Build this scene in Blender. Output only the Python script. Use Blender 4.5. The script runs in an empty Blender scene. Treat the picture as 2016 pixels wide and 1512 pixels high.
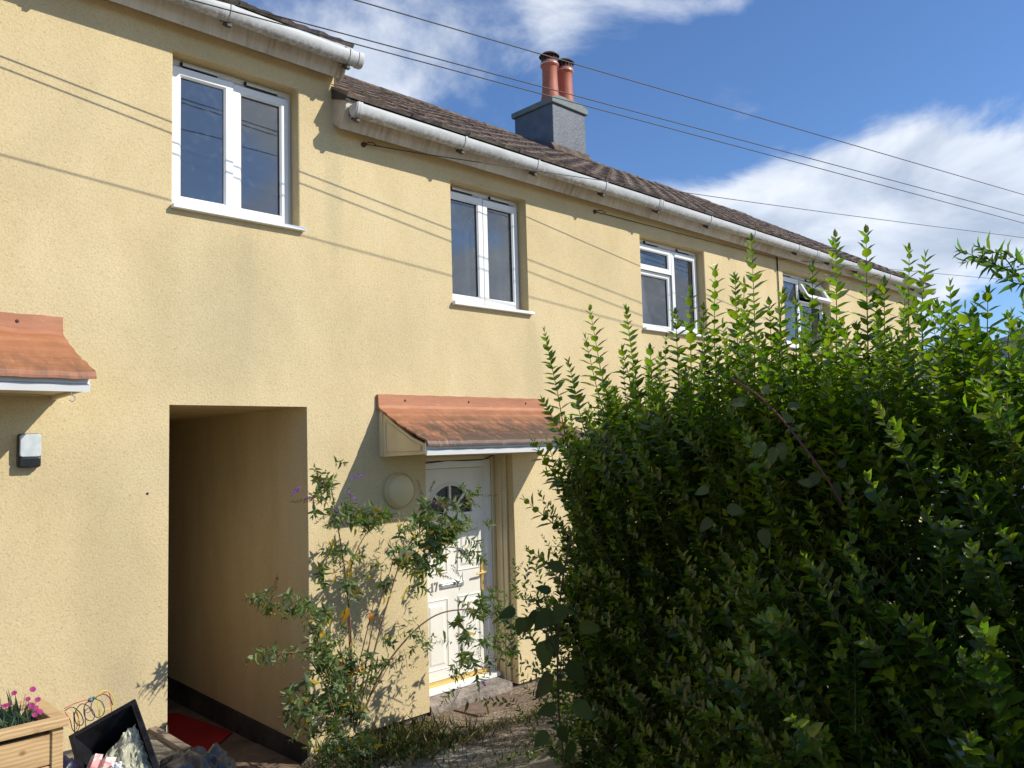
import bpy, math, random
import numpy as np
from mathutils import Vector, Matrix
random.seed(7); rng = np.random.default_rng(11)
SC = bpy.context.scene
COL = SC.collection
# ------------------------------------------------------------------ camera
CAM = np.array([0.0, -5.2, 2.06]); F = 1600.0; W0, H0 = 2016, 1512
yaw, pit, rol = [math.radians(a) for a in (44.2533, 4.4024, -1.5962)]
_f = np.array([math.sin(yaw)*math.cos(pit), math.cos(yaw)*math.cos(pit), math.sin(pit)])
_r = np.array([math.cos(yaw), -math.sin(yaw), 0.0]); _u = np.cross(_r, _f)
CR = _r*math.cos(rol)+_u*math.sin(rol); CU = -_r*math.sin(rol)+_u*math.cos(rol); CF = _f
cam = bpy.data.objects.new('camera', bpy.data.cameras.new('camera')); COL.objects.link(cam)
cam.matrix_world = Matrix(((CR[0], CU[0], -CF[0], CAM[0]), (CR[1], CU[1], -CF[1], CAM[1]), (CR[2], CU[2], -CF[2], CAM[2]), (0, 0, 0, 1)))
cam.data.sensor_width = 36; cam.data.lens = 36*F/W0; cam.data.clip_start = .05; cam.data.clip_end = 2000
SC.camera = cam
def ray(x, y): return CR*(x-W0/2)/F - CU*(y-H0/2)/F + CF
def at(x, y, Y):                      # pixel of the photograph -> world point at depth Y
    d = ray(x, y); return Vector(CAM + d*((Y-CAM[1])/d[1]))
def atd(x, y, dist):                  # pixel -> world point at a distance along the view axis
    return Vector(CAM + ray(x, y)*dist)
# ------------------------------------------------------------------ light
SUN = Vector((.69, -1.0, .877)).normalized()
SC.view_settings.view_transform = 'Standard'; SC.view_settings.look = 'None'
SC.view_settings.gamma = 1; SC.view_settings.exposure = 0.05
sun = bpy.data.objects.new('sun', bpy.data.lights.new('sun', 'SUN')); COL.objects.link(sun)
sun.data.energy = 4.75; sun.data.angle = math.radians(.5); sun.data.color = (1, .945, .85)
sun.rotation_euler = SUN.to_track_quat('Z', 'Y').to_euler()
world = bpy.data.worlds.new('World'); SC.world = world; world.use_nodes = True

class NT:
    def __init__(s, tree): s.t = tree; s.n = tree.nodes; s.l = tree.links
    def new(s, typ, **kw):
        n = s.n.new(typ)
        for k, v in kw.items():
            if k in ('inp',):
                for a, b in v.items():
                    if isinstance(b, bpy.types.NodeSocket): s.l.new(b, n.inputs[a])
                    else: n.inputs[a].default_value = b
            else: setattr(n, k, v)
        return n
    def math(s, op, a, b=0.0, c=0.0, clamp=False):
        n = s.n.new('ShaderNodeMath'); n.operation = op; n.use_clamp = clamp
        for i, v in enumerate((a, b, c)):
            if isinstance(v, bpy.types.NodeSocket): s.l.new(v, n.inputs[i])
            else: n.inputs[i].default_value = v
        return n.outputs[0]
    def vmath(s, op, a, b=(0, 0, 0)):
        n = s.n.new('ShaderNodeVectorMath'); n.operation = op
        for i, v in enumerate((a, b)):
            if isinstance(v, bpy.types.NodeSocket): s.l.new(v, n.inputs[i])
            else: n.inputs[i].default_value = v
        return n
    def noise(s, vec, scale, detail=4, rough=.5, dist=0.0, out='Fac'):
        n = s.n.new('ShaderNodeTexNoise'); n.inputs['Scale'].default_value = scale; n.inputs['Detail'].default_value = detail
        n.inputs['Roughness'].default_value = rough; n.inputs['Distortion'].default_value = dist
        if vec is not None: s.l.new(vec, n.inputs['Vector'])
        return n.outputs[out]
    def ramp(s, fac, stops):
        n = s.n.new('ShaderNodeValToRGB'); s.l.new(fac, n.inputs[0]); cr = n.color_ramp
        while len(cr.elements) < len(stops): cr.elements.new(.5)
        for e, (p, c) in zip(cr.elements, stops):
            e.position = p; e.color = (c[0], c[1], c[2], 1) if not isinstance(c, (int, float)) else (c, c, c, 1)
        return n.outputs[0]
    def mix(s, fac, a, b, mode='MIX'):
        n = s.n.new('ShaderNodeMix'); n.data_type = 'RGBA'; n.blend_type = mode
        for i, v in ((0, fac), (6, a), (7, b)):
            if isinstance(v, bpy.types.NodeSocket): s.l.new(v, n.inputs[i])
            elif isinstance(v, (int, float)): n.inputs[i].default_value = v
            else: n.inputs[i].default_value = (v[0], v[1], v[2], 1)
        return n.outputs[2]

def build_sky():
    w = NT(world.node_tree); w.n.clear()
    out = w.new('ShaderNodeOutputWorld'); bg = w.new('ShaderNodeBackground'); bg.inputs[1].default_value = .135
    sky = w.new('ShaderNodeTexSky'); sky.sky_type = 'NISHITA'; sky.sun_disc = False
    sky.sun_elevation = math.asin(SUN.z); sky.sun_rotation = math.atan2(SUN.x, SUN.y)
    sky.air_density = 1.0; sky.dust_density = .3; sky.ozone_density = 3.0
    skc = w.mix(1.0, sky.outputs[0], (.70, .88, 1.12), 'MULTIPLY')
    tc = w.new('ShaderNodeTexCoord'); d = tc.outputs['Generated']
    sep = w.new('ShaderNodeSeparateXYZ'); w.l.new(d, sep.inputs[0])
    zz = w.math('ADD', w.math('MAXIMUM', sep.outputs[2], 0.0), .26)
    comb = w.new('ShaderNodeCombineXYZ'); w.l.new(w.math('DIVIDE', sep.outputs[0], zz), comb.inputs[0]); w.l.new(w.math('DIVIDE', sep.outputs[1], zz), comb.inputs[1])
    p = comb.outputs[0]
    n1 = w.noise(p, 2.0, 15, .60, .45); n2 = w.noise(p, .33, 6, .5, .2)
    cov = w.math('MULTIPLY', n1, 1.0); cov = w.math('ADD', cov, w.math('MULTIPLY', w.math('SUBTRACT', n2, .5), .55))
    def blob(px, py, r, amp, cov, mir=1):
        v = Vector(ray(px, py)).normalized(); v.y *= mir
        dt = w.vmath('DOT_PRODUCT', d, tuple(v)).outputs['Value']
        m = w.new('ShaderNodeMapRange', interpolation_type='SMOOTHSTEP')
        w.l.new(dt, m.inputs[0]); m.inputs[1].default_value = math.cos(math.radians(r)); m.inputs[2].default_value = math.cos(math.radians(r*.35))
        m.inputs[3].default_value = 0; m.inputs[4].default_value = amp
        return w.math('ADD', cov, m.outputs[0])
    for b in ((1350, 430, 12, .17), (1620, 360, 13, .26), (1950, 360, 11, .22), (1750, 500, 10, .15), (1250, 20, 11, .07), (950, 90, 13, .09), (600, 0, 14, .11), (1480, -10, 10, .12), (1230, 190, 6, -.14),
              (1480, 185, 6, -.20), (1750, 60, 10, -.22), (1980, 100, 8, -.14), (1120, 260, 5, -.10), (1960, 590, 4, -.12), (1360, 215, 6.5, -.22)):
        cov = blob(*b, cov)
    for b in ((530, 190, 5, .22), (990, 500, 6, .17), (930, 580, 4, .25), (1300, 615, 4, .30), (1350, 520, 5, .1), (400, 250, 6, -.2), (915, 450, 4, -.2), (1300, 560, 3, -.15)):      # clouds on the other side of the sky, mirrored by the panes
        cov = blob(*b, cov, -1)
    cov = blob(850, 400, 34, .07, cov, -1)
    mask = w.new('ShaderNodeMapRange', interpolation_type='SMOOTHSTEP'); w.l.new(cov, mask.inputs[0]); mask.inputs[1].default_value = .53; mask.inputs[2].default_value = .76
    dens = w.math('MULTIPLY', mask.outputs[0], .90)
    n3 = w.noise(p, 2.4, 9, .55, .5)
    shade = w.ramp(n3, [(.36, (3.7, 4.3, 5.3)), (.50, (5.6, 6.1, 6.9)), (.62, (7.2, 7.5, 7.9))])
    c = w.mix(dens, skc, shade)
    w.l.new(c, bg.inputs[0]); w.l.new(bg.outputs[0], out.inputs[0])
build_sky()

# ------------------------------------------------------------------ materials
MATS = {}
def mat(name, color=(.5, .5, .5), rough=.7, spec=.5, metal=0.0, build=None, **kw):
    if name in MATS: return MATS[name]
    m = bpy.data.materials.new(name); m.use_nodes = True; n = NT(m.node_tree)
    b = n.n['Principled BSDF']
    b.inputs['Base Color'].default_value = (*color, 1); b.inputs['Roughness'].default_value = rough
    b.inputs['Specular IOR Level'].default_value = spec; b.inputs['Metallic'].default_value = metal
    for k, v in kw.items(): b.inputs[k].default_value = v
    if build: build(n, b)
    MATS[name] = m; return m
def bump(n, b, h, strength=.3, dist=.01, chain=None):
    bp = n.new('ShaderNodeBump'); n.l.new(h, bp.inputs['Height']); bp.inputs['Strength'].default_value = strength; bp.inputs['Distance'].default_value = dist
    if chain is not None: n.l.new(chain, bp.inputs['Normal'])
    n.l.new(bp.outputs[0], b.inputs['Normal']); return bp.outputs[0]
def pos(n): return n.new('ShaderNodeNewGeometry').outputs['Position']
def scaled(n, vec, s):
    m = n.new('ShaderNodeMapping'); n.l.new(vec, m.inputs[0]); m.inputs['Scale'].default_value = s; return m.outputs[0]

def b_wall(n, b):
    p = pos(n)
    big = n.noise(p, .9, 5, .6); med = n.noise(scaled(n, p, (1.6, 3, .9)), 1.0, 7, .62, .3); rm0 = n.new('ShaderNodeMapping'); n.l.new(p, rm0.inputs[0]); rm0.inputs['Rotation'].default_value = (.4, .8, .3); fine = n.noise(rm0.outputs[0], 95, 5, .75)
    sep = n.new('ShaderNodeSeparateXYZ'); n.l.new(p, sep.inputs[0])
    c = n.ramp(med, [(.30, (.575, .458, .252)), (.55, (.645, .522, .300)), (.75, (.685, .565, .340))])
    c = n.mix(n.math('MULTIPLY', n.ramp(big, [(.48, 0.0), (.72, 1.0)]), .32), c, (.46, .39, .235))
    # two weather stains with a shape of their own
    def stain(cx, cz, rx, rz, amt, c, col):
        dx = n.math('DIVIDE', n.math('SUBTRACT', sep.outputs[0], cx), rx); dz = n.math('DIVIDE', n.math('SUBTRACT', sep.outputs[2], cz), rz)
        r2 = n.math('ADD', n.math('MULTIPLY', dx, dx), n.math('MULTIPLY', dz, dz))
        r2 = n.math('ADD', r2, n.math('MULTIPLY', n.math('SUBTRACT', med, .5), 1.6))
        m = n.new('ShaderNodeMapRange', interpolation_type='SMOOTHSTEP'); n.l.new(r2, m.inputs[0]); m.inputs[1].default_value = 1.2; m.inputs[2].default_value = 0; m.inputs[3].default_value = 0; m.inputs[4].default_value = amt*.6
        return n.mix(m.outputs[0], c, col)
    c = stain(2.35, 3.0, .65, .75, .40, c, (.36, .31, .195)); c = stain(3.25, 4.0, .10, .55, .45, c, (.36, .345, .23))
    c = stain(1.75, 2.0, .7, .28, .30, c, (.40, .34, .215)); c = stain(5.35, 2.75, .14, .6, .45, c, (.40, .335, .21)); c = stain(1.7, 1.2, .28, .8, .4, c, (.40, .34, .215)); c = stain(2.55, 3.1, .09, .6, .4, c, (.40, .34, .215))
    c = stain(1.75, .62, .13, .3, .5, c, (.40, .33, .22)); c = stain(3.6, 2.9, .5, .5, .25, c, (.46, .38, .24))
    grain = n.ramp(fine, [(.31, (.62, .56, .47)), (.43, (.95, .94, .92)), (.56, (1.01, 1.01, 1.01)), (.70, (1.09, 1.09, 1.10))])
    c = n.mix(1.0, c, grain, 'MULTIPLY'); n.l.new(c, b.inputs['Base Color'])
    rm = n.new('ShaderNodeMapping'); n.l.new(p, rm.inputs[0]); rm.inputs['Rotation'].default_value = (.7, .5, .9); pr_ = rm.outputs[0]
    vo = n.new('ShaderNodeTexVoronoi', feature='SMOOTH_F1'); n.l.new(pr_, vo.inputs['Vector']); vo.inputs['Scale'].default_value = 75; vo.inputs['Randomness'].default_value = 1
    h = n.math('ADD', n.math('ADD', n.noise(pr_, 130, 5, .8, .6), n.math('MULTIPLY', n.noise(p, 9, 2), .5)), n.math('MULTIPLY', vo.outputs['Distance'], -.7))
    bump(n, b, h, .45, .006)
WALL = mat('yellow_render', rough=.92, spec=.2, build=b_wall)
def b_plain(c1, c2, sc=3, bs=60, bstr=.25, bd=.004, stretch=(1, 1, 1), lo=.35, hi=.65):
    def f(n, b):
        p = scaled(n, pos(n), stretch)
        n.l.new(n.ramp(n.noise(p, sc, 8, .62, .3), [(lo, c1), (hi, c2)]), b.inputs['Base Color'])
        bump(n, b, n.noise(p, bs, 5, .6), bstr, bd)
    return f
UPVC = mat('white_upvc', rough=.32, build=b_plain((.74, .75, .74), (.80, .80, .79), 4, 30, .05, .002))
DOORW = mat('door_white', rough=.42, build=b_plain((.70, .68, .60), (.76, .74, .67), 3, 40, .05, .002))
CREAM = mat('cream_paint', rough=.6, build=b_plain((.60, .50, .30), (.68, .58, .37), 4, 40, .2))
def b_soffit(n, b):
    p = scaled(n, pos(n), (9, 1, 1.2)); q = pos(n)
    c = n.ramp(n.math('ADD', n.math('MULTIPLY', n.noise(p, 2.4, 8, .7, .4), .45), n.math('MULTIPLY', n.noise(q, 1.1, 5), .55)), [(.38, (.33, .26, .18)), (.47, (.52, .46, .37)), (.60, (.66, .62, .54))])
    v = n.noise(q, 22, 3); c = n.mix(n.ramp(v, [(.72, 0.0), (.78, .8)]), c, (.12, .08, .05))
    n.l.new(c, b.inputs['Base Color']); bump(n, b, n.noise(q, 30, 4), .2, .003)
SOFFIT = mat('dirty_white_board', rough=.7, build=b_soffit)
def b_gutter(n, b):
    q = pos(n); p = scaled(n, q, (1.5, 6, 6)); ns = n.noise(p, 2.2, 9, .75, .3)
    sep = n.new('ShaderNodeSeparateXYZ'); n.l.new(n.new('ShaderNodeNewGeometry').outputs['Normal'], sep.inputs[0])
    c = n.ramp(ns, [(.30, (.38, .395, .39)), (.5, (.50, .51, .505)), (.68, (.58, .59, .585))])
    lich = n.math('MULTIPLY', n.ramp(n.noise(q, 26, 8, .8), [(.42, 0.0), (.56, 1.0)]), n.ramp(n.math('ADD', n.math('MULTIPLY', sep.outputs[2], -.5), .5), [(.55, 0.0), (.85, 1.0)]))
    c = n.mix(n.math('MULTIPLY', lich, .75), c, (.20, .185, .15)); n.l.new(c, b.inputs['Base Color'])
GUT = mat('weathered_grey_white_plastic', rough=.5, build=b_gutter)
def b_tile(n, b):
    p = pos(n)
    at_ = n.new('ShaderNodeAttribute'); at_.attribute_name = 'Col'
    c = n.ramp(n.noise(p, 30, 8, .75), [(.30, (.13, .105, .090)), (.5, (.225, .18, .152)), (.68, (.32, .262, .225))])
    c = n.mix(1.0, c, at_.outputs['Color'], 'MULTIPLY'); n.l.new(c, b.inputs['Base Color']); bump(n, b, n.noise(p, 90, 6, .8), .5, .006)
TILE = mat('brown_concrete_tile', rough=.95, spec=.2, build=b_tile)
RIDGE = mat('ridge_mortar', rough=.95, build=b_plain((.075, .058, .045), (.30, .21, .15), 9, 60, .9, .012, lo=.42, hi=.75))
def b_terra(n, b):
    p = pos(n); sep = n.new('ShaderNodeSeparateXYZ'); n.l.new(p, sep.inputs[0])
    c = n.ramp(n.noise(scaled(n, p, (1, 3, 6)), 3, 7, .65, .4), [(.3, (.33, .125, .055)), (.6, (.44, .18, .080)), (.75, (.46, .235, .12))])
    y = n.math('MULTIPLY', sep.outputs[1], -1.6)
    g = n.math('MULTIPLY', n.ramp(n.noise(scaled(n, p, (5, 1.5, 1)), 3.0, 9, .75, .6), [(.34, 0.0), (.58, 1.0)]), n.math('SUBTRACT', y, .02, clamp=True))
    g = n.math('MULTIPLY', g, n.math('ADD', n.math('MULTIPLY', n.math('SUBTRACT', sep.outputs[0], 3.2, clamp=True), .95), .30))
    c = n.mix(n.math('MULTIPLY', g, 1.9, clamp=True), c, (.085, .047, .030))
    sp = n.ramp(n.noise(p, 45, 2, .5), [(.74, 0.0), (.77, .7)]); c = n.mix(sp, c, (.5, .42, .34))
    n.l.new(c, b.inputs['Base Color']); bump(n, b, n.noise(p, 70, 5, .6), .3, .004)
TERRA = mat('terracotta_plastic_sheet', rough=.55, build=b_terra)
POT = mat('chimney_pot_clay', rough=.6, build=b_plain((.36, .090, .045), (.47, .15, .08), 3, 40, .2))
def b_chim(n, b):
    p = pos(n)
    n.l.new(n.ramp(n.noise(p, 6, 6), [(.3, (.060, .072, .095)), (.7, (.092, .106, .130))]), b.inputs['Base Color'])
    bump(n, b, n.math('ADD', n.noise(p, 22, 4, .6, 1.0), n.math('MULTIPLY', n.noise(p, 60, 3), .1)), .4, .012)
CHIM = mat('grey_masonry_paint', rough=.48, spec=.5, build=b_chim)
CHIM2 = mat('grey_cap_paint', rough=.6, build=b_plain((.10, .125, .125), (.15, .17, .165), 5, 40, .4, .01))
RUST = mat('rusty_metal', rough=.7, build=b_plain((.045, .018, .013), (.12, .04, .025), 12, 60, .3))
BLACK = mat('black_plastic', (.012, .012, .014), rough=.25, build=b_plain((.009, .009, .011), (.022, .022, .026), 9, 60, .1))
CABLE = mat('black_cable', (.012, .012, .015), rough=.5)
DARK = mat('dark_room', (.03, .033, .04), rough=.9)
LINEN = mat('curtain_cloth', rough=.9, build=b_plain((.38, .38, .38), (.52, .52, .52), 3, 20, .3, .02, (14, 14, .4)))
def b_glass(n, b):
    out = n.n['Material Output']; n.n.remove(b)
    g = n.new('ShaderNodeBsdfGlossy'); g.inputs['Color'].default_value = (.84, .84, .84, 1); g.inputs['Roughness'].default_value = .012
    bp = n.new('ShaderNodeBump'); bp.inputs['Strength'].default_value = .05; bp.inputs['Distance'].default_value = .01
    n.l.new(n.noise(pos(n), 2.5, 2), bp.inputs['Height']); n.l.new(bp.outputs[0], g.inputs['Normal'])
    t = n.new('ShaderNodeBsdfTransparent'); t.inputs['Color'].default_value = (.66, .70, .72, 1)
    fr = n.new('ShaderNodeLayerWeight'); fr.inputs[0].default_value = .18
    d = n.new('ShaderNodeBsdfDiffuse'); d.inputs[0].default_value = (.5, .52, .53, 1)
    m = n.new('ShaderNodeMixShader'); n.l.new(n.math('ADD', n.math('MULTIPLY', fr.outputs['Fresnel'], 1.8), .13, clamp=True), m.inputs[0]); n.l.new(t.outputs[0], m.inputs[1]); n.l.new(g.outputs[0], m.inputs[2])
    m2 = n.new('ShaderNodeMixShader'); n.l.new(m.outputs[0], m2.inputs[1]); n.l.new(d.outputs[0], m2.inputs[2])
    sm = n.ramp(n.noise(pos(n), 11, 8, .75, .8), [(.52, .02), (.70, .10), (.78, .28)]); n.l.new(sm, m2.inputs[0])
    n.l.new(m2.outputs[0], out.inputs[0])
GLASS = mat('window_glass', build=b_glass)
def b_conc(n, b):
    p = pos(n)
    c = n.ramp(n.noise(p, 1.6, 7, .65), [(.32, (.12, .09, .06)), (.5, (.24, .19, .14)), (.68, (.34, .28, .215))])
    v = n.new('ShaderNodeTexVoronoi'); n.l.new(p, v.inputs['Vector']); v.inputs['Scale'].default_value = 85
    peb = n.ramp(v.outputs['Color'], [(.2, (.45, .42, .38)), (.6, (1.0, .98, .94)), (.9, (2.1, 2.0, 1.85))])
    c = n.mix(1.0, c, peb, 'MULTIPLY'); n.l.new(c, b.inputs['Base Color'])
    bump(n, b, n.math('ADD', v.outputs['Distance'], n.noise(p, 20, 5)), .6, .012)
CONC = mat('exposed_aggregate_concrete', rough=.9, spec=.25, build=b_conc)
STONE = mat('worn_stone', rough=.9, build=b_plain((.17, .145, .125), (.40, .34, .28), 9, 50, .8, .02))
MATM = mat('worn_brown_mat', rough=.95, build=b_plain((.13, .085, .06), (.24, .165, .12), 8, 120, .7, .006))
SOIL = mat('soil', rough=1.0, build=b_plain((.035, .025, .017), (.12, .09, .06), 4, 30, 1.0, .04))
EARTH = mat('gritty_ground', rough=1.0, build=b_plain((.18, .155, .115), (.40, .35, .27), 4, 30, 1.0, .03))
SKIRT = mat('dark_plinth', rough=.85, build=b_plain((.022, .021, .020), (.075, .068, .06), 3, 50, .4))
SLAB = mat('brown_paving', rough=.9, build=b_plain((.13, .09, .06), (.26, .185, .125), 5, 50, .5))
RED = mat('red_mat', rough=.6, build=b_plain((.30, .008, .013), (.42, .016, .02), 4, 90, .3))
GOLD = mat('brass', (.80, .56, .20), rough=.38, metal=.75)
CHROME = mat('silver_metal', (.72, .73, .75), rough=.3, metal=.85)
GREYN = mat('grey_numeral', (.22, .20, .20), rough=.5)
SEAL = mat('black_seal', (.01, .01, .01), rough=.6)
LAMPC = mat('cream_lamp_plastic', (.62, .50, .27), rough=.4)
def b_lens(n, b): b.inputs['Transmission Weight'].default_value = .15; n.l.new(n.ramp(n.noise(pos(n), 20, 3), [(.3, (.52, .58, .60)), (.7, (.70, .74, .75))]), b.inputs['Base Color'])
LENS = mat('clear_lens', rough=.15, build=b_lens)
def b_wood(n, b):
    p = pos(n); q = scaled(n, p, (1, 1, 1))
    nn = n.noise(scaled(n, p, (1.2, 4, 9)), 3.0, 4, .5, 1.4)
    w = n.new('ShaderNodeTexWave', wave_type='BANDS', bands_direction='Z'); n.l.new(scaled(n, p, (.5, 1, 1)), w.inputs[0]); w.inputs['Scale'].default_value = 17; w.inputs['Distortion'].default_value = 3.2; w.inputs['Detail'].default_value = 4; w.inputs['Detail Scale'].default_value = 1.1
    c = n.ramp(w.outputs['Fac'], [(.1, (.50, .32, .145)), (.5, (.57, .38, .185)), (.9, (.60, .41, .205))])
    c = n.mix(n.ramp(nn, [(.5, 0.0), (.75, .55)]), c, (.30, .15, .055))
    v = n.new('ShaderNodeTexVoronoi'); n.l.new(scaled(n, p, (1, 1, 1.3)), v.inputs['Vector']); v.inputs['Scale'].default_value = 5
    c = n.mix(n.ramp(v.outputs['Distance'], [(.03, .8), (.10, 0.0)]), c, (.22, .10, .04))
    n.l.new(c, b.inputs['Base Color']); bump(n, b, w.outputs['Fac'], .12, .004)
WOOD = mat('planed_softwood', rough=.6, build=b_wood)
GREYWOOD = mat('weathered_timber', rough=.8, build=b_plain((.22, .17, .125), (.40, .32, .24), 5, 60, .4, .005, (6, 1, 1)))
BAG = mat('grey_plastic_bag', rough=.32, spec=.6, build=b_plain((.040, .037, .034), (.10, .093, .086), 6, 14, .4, .02))
BAGIN = mat('clear_plastic_sack', rough=.3, build=b_plain((.38, .37, .25), (.62, .60, .44), 9, 25, .6, .02))
WHITEP = mat('white_plastic_bag', rough=.45, build=b_plain((.80, .80, .78), (.88, .88, .87), 5, 16, .4, .02))
PINKW = mat('printed_wrapper', rough=.4, build=b_plain((.75, .30, .28), (.85, .80, .70), 14, 30, .2, .005, lo=.45, hi=.52))

def leafmat(name, tint=(1, 1, 1), rough=.38, trans=.35, spec=.5, tboost=(1.5, 1.9, .6)):
    def f(n, b):
        a = n.new('ShaderNodeAttribute'); a.attribute_name = 'Col'
        c = n.mix(1.0, a.outputs['Color'], tint, 'MULTIPLY'); n.l.new(c, b.inputs['Base Color'])
        t = n.new('ShaderNodeBsdfTranslucent'); n.l.new(n.mix(1.0, c, tboost, 'MULTIPLY'), t.inputs['Color'])
        m = n.new('ShaderNodeMixShader'); m.inputs[0].default_value = trans; n.l.new(b.outputs[0], m.inputs[1]); n.l.new(t.outputs[0], m.inputs[2])
        n.l.new(m.outputs[0], n.n['Material Output'].inputs[0])
    return mat(name, rough=rough, spec=spec, build=f)
LEAF = leafmat('privet_leaf', rough=.22, trans=.45, spec=.8); LEAFM = leafmat('matt_leaf', rough=.6, trans=.3, spec=.3)
PETAL = leafmat('petal', rough=.7, trans=.3, spec=.2, tboost=(1.2, 1.2, 1.2))
def b_stem(n, b):
    a = n.new('ShaderNodeAttribute'); a.attribute_name = 'Col'; n.l.new(a.outputs['Color'], b.inputs['Base Color'])
STEM = mat('stem', rough=.75, build=b_stem)

# ------------------------------------------------------------------ mesh helpers
def link(name, me, parent=None):
    o = bpy.data.objects.new(name, me); COL.objects.link(o)
    if parent is not None:
        o.parent = parent
        if parent.type == 'EMPTY': o.matrix_parent_inverse = Matrix.Translation(-parent.location)
    return o
def tag(o, label=None, cat=None, group=None, kind=None):
    for k, v in (('label', label), ('category', cat), ('group', group), ('kind', kind)):
        if v: o[k] = v
    return o
def empty(name, loc=(0, 0, 0)):
    o = bpy.data.objects.new(name, None); COL.objects.link(o); o.location = loc; o.empty_display_size = .1
    return o
class MB:
    def __init__(s): s.v = []; s.f = []; s.c = []; s.m = []; s.mi = 0
    def add(s, vs, fs, col=(1, 1, 1)):
        k = len(s.v); s.v += [tuple(v) for v in vs]; s.f += [tuple(i+k for i in f) for f in fs]; s.c += [col]*len(vs); s.m += [s.mi]*len(fs)
        return s
    def box(s, a, b, col=(1, 1, 1)):
        x0, y0, z0 = [min(p, q) for p, q in zip(a, b)]; x1, y1, z1 = [max(p, q) for p, q in zip(a, b)]
        return s.add([(x0, y0, z0), (x1, y0, z0), (x1, y1, z0), (x0, y1, z0), (x0, y0, z1), (x1, y0, z1), (x1, y1, z1), (x0, y1, z1)],
                     [(0, 3, 2, 1), (4, 5, 6, 7), (0, 1, 5, 4), (1, 2, 6, 5), (2, 3, 7, 6), (3, 0, 4, 7)], col)
    def prism(s, prof, x0, x1, axis='x', col=(1, 1, 1)):     # profile (y,z) extruded along x ; or (x,z) along y
        n = len(prof)
        if axis == 'x': a = [(x0, p, q) for p, q in prof]; b = [(x1, p, q) for p, q in prof]
        elif axis == 'y': a = [(p, x0, q) for p, q in prof]; b = [(p, x1, q) for p, q in prof]
        else: a = [(p, q, x0) for p, q in prof]; b = [(p, q, x1) for p, q in prof]
        return s.add(a+b, [tuple(range(n))[::-1], tuple(range(n, 2*n))]+[(i, (i+1) % n, n+(i+1) % n, n+i) for i in range(n)], col)
    def tube(s, pts, r, seg=8, col=(1, 1, 1), cap=True):
        pts = [Vector(p) for p in pts]; n = len(pts); rs = r if isinstance(r, (list, tuple)) else [r]*n
        k = len(s.v); ref = None
        for i, p in enumerate(pts):
            t = (pts[min(i+1, n-1)]-pts[max(i-1, 0)]).normalized()
            if ref is None: ref = t.orthogonal().normalized()
            ref = (ref-t*ref.dot(t)); ref = ref.normalized() if ref.length > 1e-6 else t.orthogonal().normalized()
            b = t.cross(ref)
            for j in range(seg):
                a = 2*math.pi*j/seg; s.v.append(tuple(p+(ref*math.cos(a)+b*math.sin(a))*rs[i])); s.c.append(col)
        for i in range(n-1):
            for j in range(seg):
                s.f.append((k+i*seg+j, k+i*seg+(j+1) % seg, k+(i+1)*seg+(j+1) % seg, k+(i+1)*seg+j)); s.m.append(s.mi)
        if cap:
            s.f.append(tuple(k+j for j in range(seg))[::-1]); s.f.append(tuple(k+(n-1)*seg+j for j in range(seg))); s.m += [s.mi]*2
        return s
    def lathe(s, prof, c, seg=24, axis='z', col=(1, 1, 1), a0=0, a1=2*math.pi):
        k = len(s.v); n = len(prof); full = abs(a1-a0-2*math.pi) < 1e-6; m = seg if full else seg+1
        for r, h in prof:
            for j in range(m):
                a = a0+(a1-a0)*j/seg
                if axis == 'z': v = (c[0]+r*math.cos(a), c[1]+r*math.sin(a), c[2]+h)
                else: v = (c[0]+r*math.cos(a), c[1]-h, c[2]+r*math.sin(a))
                s.v.append(v); s.c.append(col)
        for i in range(n-1):
            for j in range(seg):
                j2 = (j+1) % m
                s.f.append((k+i*m+j, k+i*m+j2, k+(i+1)*m+j2, k+(i+1)*m+j)); s.m.append(s.mi)
        return s
    def build(s, name, mats, parent=None, smooth=False, bevel=0, colattr=False):
        me = bpy.data.meshes.new(name); me.from_pydata(s.v, [], s.f)
        mats = mats if isinstance(mats, (list, tuple)) else [mats]
        for m in mats: me.materials.append(m)
        if len(mats) > 1: me.polygons.foreach_set('material_index', s.m)
        if colattr:
            ca = me.color_attributes.new('Col', 'FLOAT_COLOR', 'POINT')
            ca.data.foreach_set('color', np.array([(*c[:3], 1.0) for c in s.c], dtype=np.float32).ravel())
        me.validate()
        import bmesh
        bm = bmesh.new(); bm.from_mesh(me); bmesh.ops.recalc_face_normals(bm, faces=bm.faces); bm.to_mesh(me); bm.free()
        if smooth: me.polygons.foreach_set('use_smooth', [True]*len(me.polygons))
        o = link(name, me, parent)
        if bevel:
            md = o.modifiers.new('bevel', 'BEVEL'); md.width = bevel; md.segments = 2; md.limit_method = 'ANGLE'; md.harden_normals = False
        if smooth == 'auto' or smooth is True and bevel: pass
        return o

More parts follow.
